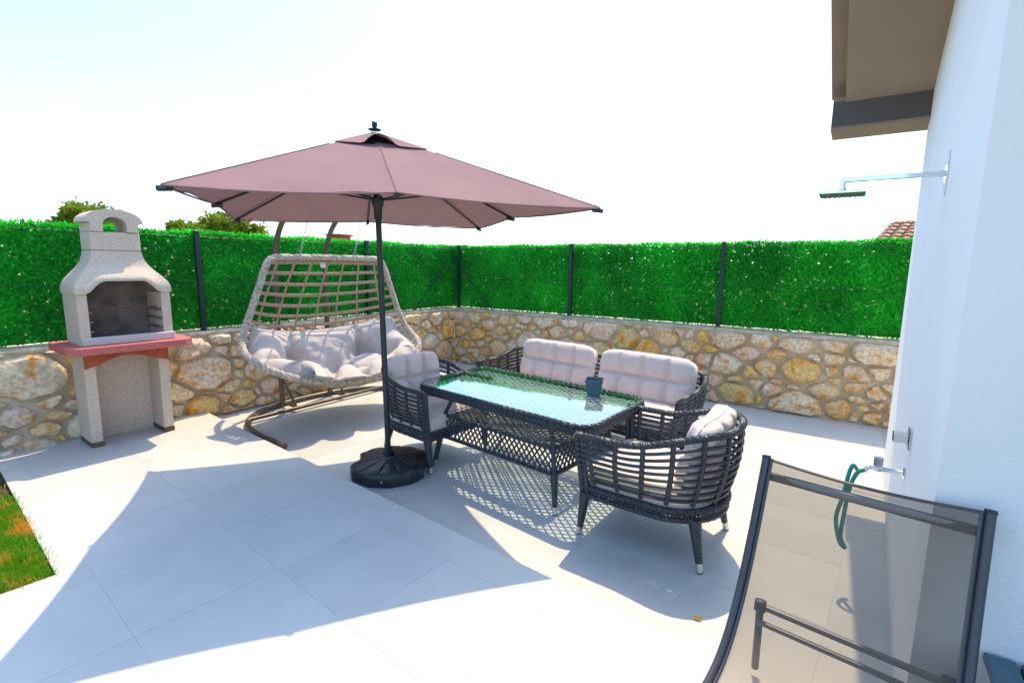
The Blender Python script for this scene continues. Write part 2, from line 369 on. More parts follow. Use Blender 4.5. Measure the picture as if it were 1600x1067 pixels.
# ------------------------------------------------------------------ setting: ground and terraces
S = .09                                     # height of the raised terrace over the seating court
XF, YF = 6.68, 5.78                         # faces of the two stone walls
tag(MB().add([(-900,-900,-.12),(900,-900,-.12),(900,900,-.12),(-900,900,-.12)], [(0,1,2,3)]).build('ground', M_ground), kind='structure')
O = Vector((2.25, 2.9)); ey = Vector((.079, .9969)); ex = Vector((.9969, -.079))
def uv(u, v): p = O+ex*u+ey*v; return (p.x, p.y)
TS = .638; GAP = .0008; V0 = .07
def tile_piece(poly, zt, zb, parent):
    if len(poly) < 3: return
    a = sum(poly[i][0]*poly[(i+1) % len(poly)][1]-poly[(i+1) % len(poly)][0]*poly[i][1] for i in range(len(poly)))/2
    if abs(a) < .002: return
    cx = sum(p[0] for p in poly)/len(poly); cy = sum(p[1] for p in poly)/len(poly)
    if a < 0: poly = poly[::-1]
    c = .0009; n = len(poly); dz = random.uniform(-.0004, .0004)
    q = [(p[0]-cx, p[1]-cy) for p in poly]
    qi = [(x*(1-c/max(.05, math.hypot(x, y))), y*(1-c/max(.05, math.hypot(x, y)))) for x, y in q]
    V = [(x, y, zb) for x, y in q]+[(x, y, zt+dz-c) for x, y in q]+[(x, y, zt+dz) for x, y in qi]
    F = [tuple(range(2*n, 3*n))]
    for i in range(n): j = (i+1) % n; F += [(i, j, n+j, n+i), (n+i, n+j, 2*n+j, 2*n+i)]
    MB().add(V, F).build('tile', M_tile, parent, loc=(cx, cy, 0), fix=False)
def rect(u0, u1, v0, v1): return [(u0, v0), (u1, v0), (u1, v1), (u0, v1)]
def world(p): return [uv(*q) for q in p]
GU, GV = -1.64, .27                         # lawn corner in terrace axes
up = MB(); 
up.prism([uv(-.003,-4.6), uv(-.003,3.35), uv(GU+.003,3.35), uv(GU+.003,GV-.003), uv(-4.2,GV-.003), uv(-4.2,-4.6)], -.11, S-.0011)
upper = tag(up.build('upper_terrace', M_grout), kind='structure')
us = [0, -.24]+[-.24-TS*k for k in range(1, 7)]
for i in range(len(us)-1):
    for k in range(-7, 6):
        p = rect(us[i+1]+GAP, us[i]-(GAP if i else 0), V0+TS*k+GAP, V0+TS*(k+1)-GAP)
        a = clip(p, (-1, 0), -GU)            # right of the lawn line
        a = clip(a, (0, 1), 3.3)
        b = clip(clip(p, (1, 0), GU), (0, 1), GV)
        if len(a) > 2 and len(b) > 2 and V0+TS*(k+1) <= GV: a, b = p, []
        for q in (a, b): tile_piece(world(q), S, S-.012, upper)
low = MB(); low.prism([uv(.006,-4.2), uv(4.75,-4.2), uv(4.9,3.35), uv(.006,3.35)], -.11, -.0011)
lower = tag(low.build('lower_terrace', M_grout), kind='structure')
for i in range(8):
    for k in range(-6, 6):
        p = world(rect(.008+TS*i+GAP, .008+TS*(i+1)-GAP, V0+.21+TS*k+GAP, V0+.21+TS*(k+1)-GAP))
        p = clip(clip(clip(p, (1, 0), 6.76), (0, 1), 5.86), (0, -1), .405)
        tile_piece(p, 0, -.012, lower)
# lawn: soil and blades
soil = MB().prism([uv(-4.2,GV), uv(GU,GV), uv(GU,3.35), uv(-4.2,3.35)], -.11, S-.03); tag(soil.build('lawn_soil', M_soil), kind='structure')
n = 60000; u_ = rng.uniform(-2.9, GU, n); v_ = rng.uniform(GV, 2.3, n)
near = rng.random(n) < np.clip((1.75-v_)/.3, .03, 1); u_, v_ = u_[near], v_[near]
P = np.stack([O.x+ex.x*u_+ey.x*v_, O.y+ex.y*u_+ey.y*v_, np.full(len(u_), S-.032)], 1)
Nn = rng.normal(0, .45, (len(P), 3)); Nn[:, 2] = 1
edge = np.minimum((GU-u_), (v_-GV)) < .03
Nn[edge, :2] *= 1.6
Vg, Fg = leafcloud(P, Nn, rng.uniform(.035, .085, len(P)), .0022)
tag(link('lawn_grass', npmesh('lawn_grass', Vg, Fg), M_grass), 'patchy green and orange dried lawn beside the pale terrace', 'grass', kind='stuff')
# soil gap between court and house far corner
tag(MB().box(5.0, 6.9, -2.5, -.41, -.1, -.02).build('earth_strip', M_soil), kind='structure')

# ------------------------------------------------------------------ stone walls
def stones(L, H, n, seed):
    r = random.Random(seed); pts = []
    cand = 0
    while len(pts) < n and cand < 40000:
        cand += 1
        s_, t_ = r.uniform(0, L), r.uniform(.01, H-.01); w_ = r.choice([.08, .11, .13, .15, .18, .21, .26])
        if all(math.hypot((s_-a)*.82, (t_-b)*1.15) > (w_+c)*.66 for a, b, c in pts): pts.append((s_, t_, w_))
    cells = []
    for i, (a, b, c) in enumerate(pts):
        p = [(max(0, a-.5), .0), (min(L, a+.5), .0), (min(L, a+.5), H), (max(0, a-.5), H)]
        for j, (a2, b2, c2) in enumerate(pts):
            if i == j or abs(a2-a) > .8: continue
            dx, dy = (a2-a)*.82, (b2-b)*1.15
            d = (dx*(a2+a)*.82+dy*(b2+b)*1.15+c*c-c2*c2)/2
            p = clip(p, (dx*.82, dy*1.15), d)
            if len(p) < 3: break
        if len(p) >= 3: cells.append(p)
    return cells
def stone_mesh(poly, r):
    cx = sum(p[0] for p in poly)/len(poly); cy = sum(p[1] for p in poly)/len(poly)
    gap = r.uniform(.010, .021)
    q = []
    for x, y in poly:
        d = math.hypot(x-cx, y-cy); k = max(.4, 1-gap*1.25/max(d, .02)); q.append((cx+(x-cx)*k, cy+(y-cy)*k))
    for it in range(2):
        o = []
        for i in range(len(q)):
            a, b = q[i], q[(i+1) % len(q)]; o += [(a[0]*.87+b[0]*.13, a[1]*.87+b[1]*.13), (a[0]*.13+b[0]*.87, a[1]*.13+b[1]*.87)]
        q = o
    P3 = resample([(x, y, 0) for x, y in q], max(.02, sum(math.hypot(q[i][0]-q[i-1][0], q[i][1]-q[i-1][1]) for i in range(len(q)))/16.2), True)
    q = [(p.x, p.y) for p in P3]
    size = max(math.hypot(x-cx, y-cy) for x, y in q)
    if size < .03: return None
    V = []; m = len(q); d = min(.065, .022+size*.26)*r.uniform(.75, 1.3)
    tx, ty = r.uniform(-.12, .12), r.uniform(-.12, .12); off = Vector((r.uniform(0, 99), r.uniform(0, 99), 0))
    ang = [r.uniform(-.085, .06) for _ in range(m)]
    for sc_, h in [(1.0, -.02), (.965, .45), (.84, .85), (.5, 1.0)]:
        for i, (x, y) in enumerate(q):
            k = sc_*(1+ang[i]); px, py = (x-cx)*k, (y-cy)*k
            nz = mnoise.noise(Vector((px*15, py*15, 0))+off)*.5
            V.append((px, py, d*(h+(nz if h > .3 else 0))+(px*tx+py*ty)*(1 if h > .3 else 0)))
    V.append((0, 0, d*1.02)); F = []
    for j in range(3):
        for i in range(m): i2 = (i+1) % m; F.append((j*m+i, j*m+i2, (j+1)*m+i2, (j+1)*m+i))
    for i in range(m): F.append((3*m+i, 3*m+(i+1) % m, 4*m))
    return cx, cy, V, F
def stone_wall(label, L, H, n, seed, xf, name='stone_wall', loc=(0,0,0), T=.42, capH=.03, end0=0, end1=0):
    """xf(s, t, d): along, up, proud -> world"""
    root = empty(name, loc, 0, label, 'wall'); r = random.Random(seed+1)
    def face(a, b):
        s_, t_ = a*L, -.1+b*(H-capH+.1); v = Vector((s_*5, t_*5, seed)); d = mnoise.noise(v)*.016+mnoise.noise(v*4)*.006
        return xf(s_, t_, d-.004)
    core = MB().grid(face, int(L/.05), 22); k0 = len(core.v)
    c = [xf(0,-.1,-.03), xf(L,-.1,-.03), xf(L,H-capH,-.03), xf(0,H-capH,-.03), xf(0,-.1,-T), xf(L,-.1,-T), xf(L,H-capH,-T), xf(0,H-capH,-T)]
    core.add(c, [(0,1,2,3),(4,5,6,7),(0,1,5,4),(1,2,6,5),(2,3,7,6),(3,0,4,7)])
    core.build('mortar_core', M_mortar, root, smooth=2)
    cp = MB(); nu = int(L/.045)
    prof = [(.0, -capH-.012), (.012, -capH*.5), (.004, -.006), (-.02, 0), (-.10, .003), (-T*.6, .0), (-T+.01, -.002), (-T, -capH)]
    def cap(a, b):
        j = min(int(round(b*(len(prof)-1))), len(prof)-1); d, h = prof[j]; v = Vector((a*L*9, j*.9, seed))
        return xf(a*L, H+h+mnoise.noise(v)*.008+mnoise.noise(v*3)*.004, d+mnoise.noise(v+Vector((9,9,9)))*.010)
    cp.grid(cap, nu, len(prof)); cp.build('coping', M_coping, root, smooth=True)
    Mx = Matrix((xf(1,0,0)-xf(0,0,0), xf(0,1,0)-xf(0,0,0), xf(0,0,1)-xf(0,0,0))).transposed().to_4x4()
    for p in stones(L, H-capH-.005, n, seed):
        g = stone_mesh(p, r)
        if not g: continue
        cx, cy, V, F = g
        MB().add([Mx @ Vector(q) for q in V], F).build('stone', M_stone, root, smooth=True, loc=xf(cx, cy, -.006), fix=True)
    return root
HW = .96
stone_wall('rubble stone wall behind the barbecue and swing, left of the corner', 7.6, HW, 190, 11, lambda s, t, d: Vector((-.92+s, YF-d, t)))
stone_wall('rubble stone wall behind the sofa, running right of the corner to the house', 6.6, HW, 165, 23, lambda s, t, d: Vector((XF-d, YF-s, t)))

# ------------------------------------------------------------------ hedge fences
FX, FY, ZF = 6.83, 5.93, 2.02
def fence(label, p0, p1, posts, nleaf, braces, nrm):
    root = empty('hedge_fence', (p0[0], p0[1], HW), 0, label, 'fence', 'artificial hedge fences on the stone walls')
    a = Vector((p0[0], p0[1], 0)); b = Vector((p1[0], p1[1], 0)); d = (b-a); L = d.length; d.normalize(); nv = Vector(nrm)
    W = lambda s, z, o: (d*s+nv*o+Vector((0, 0, z-HW)))
    for s_ in posts:
        m = MB(); c = W(s_, 0, .035); q = Matrix.Translation((c.x, c.y, 0)) @ Matrix.Rotation(math.atan2(d.y, d.x), 4, 'Z')
        m.cbox(-.024, .024, -.024, .024, -.02, ZF-HW+.012, .004, q)
        po = m.build('post', M_post, root)
        m = MB(); m.cbox(-.027, .027, -.027, .027, ZF-HW+.012, ZF-HW+.024, .004, q); m.build('post_cap', M_post, po)
    for s_, e_ in braces:
        MB().tube([W(s_, 1.72, .05), W(e_, HW+.01, .05)], .009, 8).build('brace', M_post, root, True)
    wm = MB(); st = .062; H0, H1 = HW+.02, ZF-.01
    k = -int((H1-H0)/st)-1
    while k*st < L:
        for sg in (0, 1):
            s0 = k*st; s1 = s0+(H1-H0); z0, z1 = (H0, H1) if sg == 0 else (H1, H0)
            t0 = max(0, -s0/(s1-s0)); t1 = min(1, (L-s0)/(s1-s0))
            if t1-t0 > .02:
                wm.tube([W(s0+(s1-s0)*t0, z0+(z1-z0)*t0, .012), W(s0+(s1-s0)*t1, z0+(z1-z0)*t1, .012)], .0016, 3, caps=False)
        k += 1
    for z in (HW+.04, HW+.52, ZF-.04): wm.tube([W(0, z, .018), W(L, z, .018)], .003, 4)
    wm.build('chain_link_mesh', M_wire, root, fix=False, kind='stuff')
    bk = MB().grid(lambda a, b: W(a*L, HW+.012+b*(ZF-HW-.035), -.085+.006*mnoise.noise(Vector((a*L*12, b*14, 0)))), int(L/.024), 42)
    rr_ = random.Random(int(L*100)); bk.f = [f for f in bk.f if rr_.random() > .06]
    bk.build('backing_net', M_backing, root, fix=False)
    # leaves of the screen: twigs of flat needles in layers
    s_ = rng.uniform(0, L, nleaf); z_ = rng.uniform(HW+.02, ZF-.005, nleaf); o_ = rng.normal(-.045, .022, nleaf)
    top = rng.random(nleaf) < .05; z_[top] = ZF-.03+rng.uniform(0, .03, top.sum())+.014*np.sin(s_[top]*7.3)*np.sin(s_[top]*2.1+1)
    P = np.outer(s_, d)+np.outer(o_, nv); P[:, 2] += z_-HW
    N = rng.normal(0, .7, (nleaf, 3))+np.array(nv)*.55; N[:, 2] += .15
    N[top, 2] += .8
    V, F = leafcloud(P, N, rng.uniform(.026, .062, nleaf), rng.uniform(.005, .0115, nleaf))
    link('leaf_screen', npmesh('leaf_screen', V, F), M_leaf, root, kind='stuff')
    return root
fence('bright green artificial hedge fence with dark posts, behind the barbecue and swing', (-.95, FY), (FX+.09, FY), [.9, 3.545, 5.83], 120000, [(7.55, 6.75)], (0, -1, 0))
fence('bright green artificial hedge fence with dark posts, behind the sofa', (FX, FY+.05), (FX, -.7), [.21, 2.43, 4.59], 100000, [(.23, .96)], (-1, 0, 0))

# ------------------------------------------------------------------ house
hx0, hy0, hx1, hy1 = 2.05, -.29, 5.2, -.37
house = empty('house', (hx0, hy0, 0), 0, 'white plastered house with brown overhanging soffit at the right edge', 'house')
RS = math.tan(math.radians(16.5)); zr = lambda x: 3.0-(x-5.19)*RS      # underside of the roof
L_ = lambda x, y, z: Vector((x-hx0, y-hy0, z))
hw = MB()
fp = [(hx0, hy0), (hx1, hy1), (hx1, -6), (hx0, -6)]
V = [L_(x, y, -.1) for x, y in fp]+[L_(x, y, zr(x)+.08) for x, y in fp]
hw.add(V, [(3,2,1,0),(4,5,6,7),(0,1,5,4),(1,2,6,5),(2,3,7,6),(3,0,4,7)]); hw.build('wall', M_plaster, house)
rf = MB(); yo, yi = .185, -6.4; xe, xt = 5.20, 1.75
def slab(m, x0, x1, y0, y1, dz0, dz1):
    V = [L_(x, y, zr(x)+dz) for dz in (dz0, dz1) for x, y in ((x0, y0), (x1, y0), (x1, y1), (x0, y1))]
    return m.add(V, [(3,2,1,0),(4,5,6,7),(0,1,5,4),(1,2,6,5),(2,3,7,6),(3,0,4,7)])
slab(rf, xt, xe, yi, yo, 0, .16); roof = rf.build('roof', M_brown, house)
slab(MB(), xt, xe+.06, yi, yo+.11, .162, .215).build('roof_covering', M_brown, roof)  # juts past the soffit; overhang added to widen the house's floor shadow
# drop beam at the eave: dark inner face, brown underside and outer face
MB().add([L_(x, y, z) for z in (2.845, zr(5.42)+.155) for x, y in ((5.03, yi), (5.42, yi), (5.42, yo+.085), (5.03, yo+.085))], [(3,2,1,0),(4,5,6,7),(0,1,5,4),(1,2,6,5),(2,3,7,6),(3,0,4,7)]).build('eave_beam', M_brown, roof)
MB().add([L_(x, y, z) for z in (2.868, zr(5.03)+.012) for x, y in ((5.022, yi), (5.0275, yi), (5.0275, yo+.08), (5.022, yo+.08))], [(3,2,1,0),(4,5,6,7),(0,1,5,4),(1,2,6,5),(2,3,7,6),(3,0,4,7)]).build('eave_fascia', M_fascia, roof)
# raised deck at the near house face
dk = tag(MB().prism([(2.04, -.50), (2.04, -2.3), (.5, -2.3), (.5, -.50)], -.1, .485).build('deck', M_deck), kind='structure')
for i in range(21):
    y1_ = -.46-.088*i
    MB().cbox(.48, 2.038, y1_-.077, y1_, .489, .515, .004).build('board', M_deck, dk)
# wall fittings
def yw(x): return hy0+(x-hx0)*(hy1-hy0)/(hx1-hx0)
sx = 3.134; y0 = yw(sx)
sh = empty('outdoor_shower', (sx, y0, 2.167), 0, 'chrome rain shower arm and square head on the white house wall', 'shower')
MB().lathe([(.042,0),(.042,.006),(.030,.010),(.016,.012),(.016,.03)], 20, Matrix.Rotation(-PI/2, 4, 'X')).build('wall_flange', M_chrome, sh, True)
arm_d = Vector((-.018, .40, -.005))
MB().cbox(-.011, .011, 0, .42, -.011, .011, .002, Matrix.Rotation(.03, 4, 'Z')).build('arm', M_chrome, sh)
hd = Matrix.Translation((-.0126, .405, 0))
MB().lathe([(.012,-.012),(.012,-.035),(.018,-.037),(.018,-.05),(.011,-.052),(.011,-.062)], 14, hd).build('ball_joint', M_chrome, sh, True)
hm = MB(); hm.cbox(-.10, .10, -.10, .10, -.074, -.062, .002, hd); head = hm.build('shower_head', M_chrome, sh)
for i in range(8):
    MB().box(-.09, .09, -.085+.0225*i, -.073+.0225*i, -.0775, -.0742, hd).build('nozzle_row', M_fascia, head)
pt = MB().lathe([(.055,0),(.05,.003)], 18, Matrix.Translation((0, .002, 0)) @ Matrix.Rotation(-PI/2, 4, 'X') @ Matrix.Scale(1.9, 4, (0, 1, 0)))
pt.build('mortar_patch', mat('grey_patch', (.50,.49,.45), (.78,.77,.75), rough=.9, scale=14, ramp=(.35,.55)), sh)
vx = 3.096
va = empty('shower_valve', (vx, yw(vx), .885), 0, 'square chrome shower mixer valve on the white wall above the tap', 'valve')
MB().cbox(-.045, .045, .001, .012, -.05, .05, .003).build('plate', M_chrome, va)
MB().cbox(-.026, .026, .012, .075, -.022, .026, .004).build('handle', M_chrome, va)
tx = 3.145
tp = empty('garden_tap', (tx, yw(tx), .686), 0, 'chrome garden tap with a green hose end on the white wall', 'tap')
MB().lathe([(.032,.001),(.032,.006),(.016,.012),(.012,.02),(.012,.10),(.017,.10),(.017,.125),(.014,.14)], 16, Matrix.Rotation(-PI/2, 4, 'X')).build('body', M_chrome, tp, True)
MB().cbox(-.011, .011, .095, .135, .012, .062, .004).build('lever', M_chrome, tp)
MB().tube(spline([(0,.13,.0),(0,.155,-.004),(0,.17,-.03)], 6), .011, 10).build('spout', M_chrome, tp, True)
hz = yw(tx); hb = Vector((tx, hz, .686))
hp = [(0,.168,-.022),(-.01,.20,-.045),(-.02,.225,-.13),(-.03,.235,-.26),(-.045,.24,-.40),(-.06,.215,-.455),(-.07,.245,-.42),(-.06,.27,-.30),(-.035,.25,-.18),(.02,.235,-.07),(.06,.22,-.03),(.10,.20,-.06)]
tag(MB().tube(spline([hb+Vector(p) for p in hp], 8), .0105, 10).build('garden_hose', M_hose, None, True), 'short green garden hose loop hanging from the wall tap', 'hose')

# ------------------------------------------------------------------ barbecue
bq = empty('barbecue', (1.69, 5.325, S), math.radians(-2.5), 'cast concrete barbecue with red shelf and chimney by the stone wall', 'barbecue')
for sg in (-1, 1):
    m = MB(); V = []
    x0, x1 = sg*.235, sg*.315
    prof = [(0,0),(.035,.0),(.38,0),(.38,.85),(0.0,.85),(-.02,.80)]
    prof = [(.02,0),(.36,0),(.36,.855),(-.005,.855)]
    m.prism(prof, min(x0,x1), max(x0,x1), 'x'); lg = m.build('leg', M_conc, bq)
    MB().cbox(min(x0,x1)-.004, max(x0,x1)+.004, .012, .364, .0, .045, .004).build('foot_band', M_footband, lg)  # dark brown band round the foot of the leg
MB().box(-.236, .236, .30, .345, .0, .85).build('back_panel', M_conc, bq)
m = MB(); m.prism([(-.455,-.20),(-.375,-.285),(.375,-.285),(.455,-.20),(.455,.36),(-.455,.36)], .86, .918); m.build('shelf_slab', M_red, bq)
nb_ = 9
for i in range(nb_):
    a, b = -.312+.624*i/nb_+.0015, -.312+.624*(i+1)/nb_-.0015
    skew = lambda x: x*.80
    lz = lambda x: .705+.09*(1-(x/.25)**2) if abs(x) < .25 else .705
    xa, xb = skew(a), skew(b)
    if i == 0: xa = a
    if i == nb_-1: xb = b
    pl = [(xa, lz(xa)), (xb, lz(xb)), (b, .857), (a, .857)]
    MB().prism(pl, -.028, .03, 'y').build('brick', M_brick, bq)
# firebox
fb = MB()
fb.box(-.335, -.265, -.115, .30, .918, 1.345).build('firebox_side', M_conc, bq); MB().box(.265, .335, -.115, .30, .918, 1.345).build('firebox_side', M_conc, bq)
fb = MB(); fb.box(-.266, .266, .235, .298, .918, 1.50).build('firebox_back', M_soot, bq)
MB().cbox(-.335, .335, -.165, -.118, .919, .985, .006).build('front_lip', mat('pale_lip', (.50,.49,.48), rough=.6), bq)
for sg in (-1, 1):
    for z in (1.02, 1.10, 1.18):
        MB().cbox(min(sg*.235, sg*.268), max(sg*.235, sg*.268), -.10, .2, z, z+.016, .003).build('ledge', M_soot, bq)
MB().box(-.264, .264, .02, .055, 1.197, 1.209).build('grill_bar', M_rust, bq)
# hood: bell lofted from firebox to flue, arched mouth
wt = [.345, .343, .325, .285, .24, .205, .185, .176]; fr_ = [-.135, -.134, -.115, -.085, -.055, -.035, -.025, -.02]
def hood(off):
    m = MB(); rows = 22
    per = []
    for k in range(20): per.append(('f', -1+2*k/20))
    for k in range(8): per.append(('r', k/8))
    for k in range(20): per.append(('b', 1-2*k/20))
    for k in range(8): per.append(('l', 1-k/8))
    N_ = len(per)
    def fn(a, b):
        side, q = per[int(round(a*N_)) % N_]
        w_ = interp(wt, b)-off; f_ = interp(fr_, b)+off; bk = .30-.03*b-off; z = 1.347+.36*b
        if side == 'f':
            x = q*w_; y = f_; ax = abs(x)
            if ax < .255: z += .105*(1-b)**2*min(1, (1-(ax/.255)**2)*1.6)
        elif side == 'b': x = q*w_; y = bk
        else:
            y = f_+(bk-f_)*q; x = w_ if side == 'r' else -w_
        return Vector((x, y, z))
    m.grid(fn, N_, rows, True); return m, N_, rows
ho, N_, rows = hood(0); hi, _, _ = hood(.035); k = len(ho.v); ho.add(hi.v, hi.f)
for i in range(N_): j = (i+1) % N_; ho.f.append((i, j, k+j, k+i)); t = (rows-1)*N_; ho.f.append((t+i, t+j, k+t+j, k+t+i))
ho.build('hood', M_conc, bq, True)
MB().cbox(-.176, .176, -.018, .268, 1.71, 1.865, .006).build('flue_block', M_conc, bq)
arc = lambda cx, cz, rx, rz, a0, a1, n: [(cx+rx*math.cos(math.radians(a0+(a1-a0)*i/n)), cz+rz*math.sin(math.radians(a0+(a1-a0)*i/n))) for i in range(n+1)]
pl = [(.17,1.868),(.17,1.945),(.205,1.945)]+arc(0,1.955,.205,.105,0,180,18)+[(-.205,1.945),(-.17,1.945),(-.17,1.868),(-.085,1.868),(-.085,1.925)]+arc(0,1.925,.085,.07,180,0,14)+[(.085,1.868)]
MB().prism(pl, -.03, .278, 'y').build('chimney_cap', M_conc, bq)

# ------------------------------------------------------------------ hanging swing
SX = 3.56
sw = empty('hanging_swing', (SX, 5.0, 0), 0, 'two-seat hanging egg swing of taupe rattan on a bronze tube stand', 'swing')
base = [(-1.10,-.80,.035),(-1.08,-.35,.035),(-1.0,.02,.035),(-.82,.30,.035),(-.5,.50,.035),(0,.56,.035),(.5,.50,.035),(.82,.30,.035),(1.0,.02,.035),(1.08,-.35,.035),(1.10,-.80,.035)]
MB().tube(spline(base, 8), .030, 10).build('base_loop', M_bronze, sw, True)
MB().tube([(-.92,.20,.045),(.92,.20,.045)], .022, 10).build('base_crossbar', M_bronze, sw, True)
for x in (-.33, .33):
    MB().tube([(x,.20,.055),(x*.2+x*.8,.50,.055)], .016, 8).build('base_tie', M_bronze, sw, True)
    pts = spline([(x,.50,.04),(x,.505,.8),(x,.50,1.45),(x,.47,1.82),(x,.36,2.08),(x,.16,2.27),(x,-.08,2.36),(x,-.26,2.345)], 9)
    MB().tube(pts, .030, 10).build('arched_pole', M_bronze, sw, True)
    MB().tube([(x*1.02,.215,.06),(x,.49,.42)], .016, 8).build('pole_brace', M_bronze, sw, True)
    m = MB(); nl = 17; z0, z1 = 1.775, 2.31
    for i in range(nl):
        z = z0+(z1-z0)*(i+.5)/nl; h = (z1-z0)/nl*.68; a = 0 if i % 2 else PI/2
        loop = [Vector((math.cos(t)*.0095*math.cos(a), math.cos(t)*.0095*math.sin(a), math.sin(t)*h)) for t in [2*PI*q/10 for q in range(10)]]
        yy = (-.03+-x*.105)*(1-(i+.5)/nl)-.25*(i+.5)/nl
        m.tube([Vector((x, yy, z))+p for p in loop], .0034, 5, True)
    m.build('chain', M_steel, sw, True)
    MB().cbox(x-.017, x+.017, -.265, -.225, 2.25, 2.30, .004).build('chain_hook', M_chrome, sw)
Yc = [-.02, .13, .24, .27, .16, -.12, -.45, -.72, -.80]; Zc = [1.775, 1.48, 1.16, .86, .58, .41, .38, .42, .50]
Ys = [-.02, -.06, -.09, -.12, -.19, -.32, -.46, -.58, -.66]; Zs = [1.765, 1.52, 1.27, 1.05, .90, .82, .75, .68, .60]
Xs = [.70, .78, .87, .95, 1.01, 1.02, .98, .89, .73]
BC, BS = math.cos(math.radians(-6)), math.sin(math.radians(-6))
def shell(u, v, off=0):
    au = min(1, abs(u)); k = au**2.3
    x = interp(Xs, v)*u+.075*max(0, 1-v/.45)**1.2; y = interp(Yc, v)*(1-k)+interp(Ys, v)*k; z = interp(Zc, v)*(1-k)+interp(Zs, v)*k
    y += .1; return Vector((x*BC-y*BS-.05, x*BS+y*BC-.1, z))      # the basket hangs turned a little on its chains
rim = [shell(-1, v/16) for v in range(0, 17)]+[shell(u/8, 1) for u in range(-7, 8)]+[shell(1, 1-v/16) for v in range(0, 17)]+[shell(-u/8, 0) for u in range(-7, 8)]
rim = [p*.5+(rim[i-1]+rim[(i+1) % len(rim)])*.25 for i, p in enumerate(rim)]
MB().braid(spline(rim, 3, True), .022, .017, .11, 4, 5, True, .014).build('rim', M_rattan2, sw, True)
def ribbon(path, wd, th=.006):
    m = MB(); P = path; n = len(P); V = []
    for i in range(n):
        t = (P[min(i+1, n-1)][0]-P[max(i-1, 0)][0]).normalized(); nn = P[i][1].normalized(); b = t.cross(nn).normalized(); c = P[i][0]
        V += [c+b*wd+nn*th, c-b*wd+nn*th, c-b*wd-nn*th, c+b*wd-nn*th]
    F = []
    for i in range(n-1):
        for k in range(4): F.append((4*i+k, 4*i+(k+1) % 4, 4*i+4+(k+1) % 4, 4*i+4+k))
    F += [(0,1,2,3), (4*n-4, 4*n-3, 4*n-2, 4*n-1)]
    return m.add(V, F)
def snorm(u, v):
    e = .01; a = shell(u+e, v)-shell(u-e, v); b = shell(u, min(1, v+e))-shell(u, max(0, v-e)); return a.cross(b).normalized()
for i in range(9):
    v = .035+.048*i
    ribbon([(shell(u/12, v), snorm(u/12, v)) for u in range(-12, 13)], .017, .004).build('back_strap', M_strap, sw)
for i in range(7):
    u = (-.83+1.66*i/6)
    ribbon([(shell(u, v/18)+snorm(u, v/18)*.007, snorm(u, v/18)) for v in range(0, 19)], .010, .005).build('upright_strap', M_strap, sw)
for i in range(10):
    v = .47+.053*i
    ribbon([(shell(u/14, v)-snorm(u/14, v)*.004, snorm(u/14, v)) for u in range(-14, 15)], .0255, .004).build('seat_strap', M_rattan2, sw)
MB().cbox(-.075, -.01, .0, .01, 1.66, 1.72, .003).build('care_tag', mat('tag_white', (.75,.70,.62), rough=.6), sw)
# swing cushion: one continuous puffy pad following the bowl
def puff(u, v):
    """quilt relief: deep buttons, creases between them"""
    bt = [(-.52,.30),(0,.44),(.52,.30),(-.26,.66),(.26,.66),(-.74,.52),(.74,.52),(-.5,.90),(0,.90),(.5,.90)]
    h = 1.0
    for a, b in bt: h -= .75*math.exp(-(((u-a)/.11)**2+((v-b)/.085)**2))
    cr = [((-.52,.0),(-.52,.30)),((.52,0),(.52,.30)),((-.52,.30),(0,.44)),((.52,.30),(0,.44)),((-.52,.30),(-.74,.52)),((.52,.30),(.74,.52)),((0,.44),(-.26,.66)),((0,.44),(.26,.66)),((-.26,.66),(-.74,.52)),((.26,.66),(.74,.52)),((-.26,.66),(-.5,.9)),((.26,.66),(.5,.9)),((-.26,.66),(.26,.66)),((0,.9),(0,1)),((-.5,.9),(-.5,1)),((.5,.9),(.5,1)),((-.74,.52),(-1,.5)),((.74,.52),(1,.5))]
    c = 0
    for (a, b), (c2, d2_) in cr:
        dx, dy = c2-a, d2_-b; t = max(0, min(1, ((u-a)*dx+(v-b)*dy)/(dx*dx+dy*dy))); q = ((u-a-t*dx)/.055)**2+((v-b-t*dy)/.05)**2
        c = max(c, math.exp(-q))
    return max(.12, h-.42*c)
def cush(u01, v01, top):
    u = -1+2*u01; v = v01
    su = u*.93; sv = .345+.64*v
    p = shell(su, sv); nrm = snorm(su, sv)
    if v > .6: nrm = nrm.lerp(Vector((0, -.25, 1)) if nrm.dot(Vector((0, -.6, .8))) > 0 else Vector((0, .25, -1)), (v-.6)*1.6).normalized()
    if nrm.dot(Vector((0, -.6, .8))) < 0: nrm = -nrm
    edge = (1-abs(u)**5)*(1-abs(2*v-1)**6); edge = max(0, edge)**.42
    if not top: return p+nrm*.012
    T = .175+.05*math.exp(-((v-.12)/.2)**2)+.07*math.exp(-((v-.97)/.14)**2)+.05*math.exp(-((abs(u)-.9)/.15)**2)
    wr = mnoise.noise(Vector((u*9, v*9, 3)))*.012+mnoise.noise(Vector((u*22, v*16, 8)))*.005
    return p+nrm*(.014+edge*(T*puff(u, v)+wr))
m = MB(); NU, NV = 96, 72
m.grid(lambda a, b: cush(a, b, True), NU, NV); k = len(m.v); m.grid(lambda a, b: cush(a, b, False), NU, NV)
for i in range(NU-1): m.f.append((i, i+1, k+i+1, k+i)); t = (NV-1)*NU; m.f.append((t+i, t+i+1, k+t+i+1, k+t+i))
for j in range(NV-1): m.f.append((j*NU, (j+1)*NU, k+(j+1)*NU, k+j*NU)); t = NU-1; m.f.append((j*NU+t, (j+1)*NU+t, k+(j+1)*NU+t, k+j*NU+t))
tag(m.build('swing_cushion', M_cush2, None, 2, loc=(SX, 5.0, 0)), 'puffy grey tufted cushion filling the hanging swing basket', 'cushion')

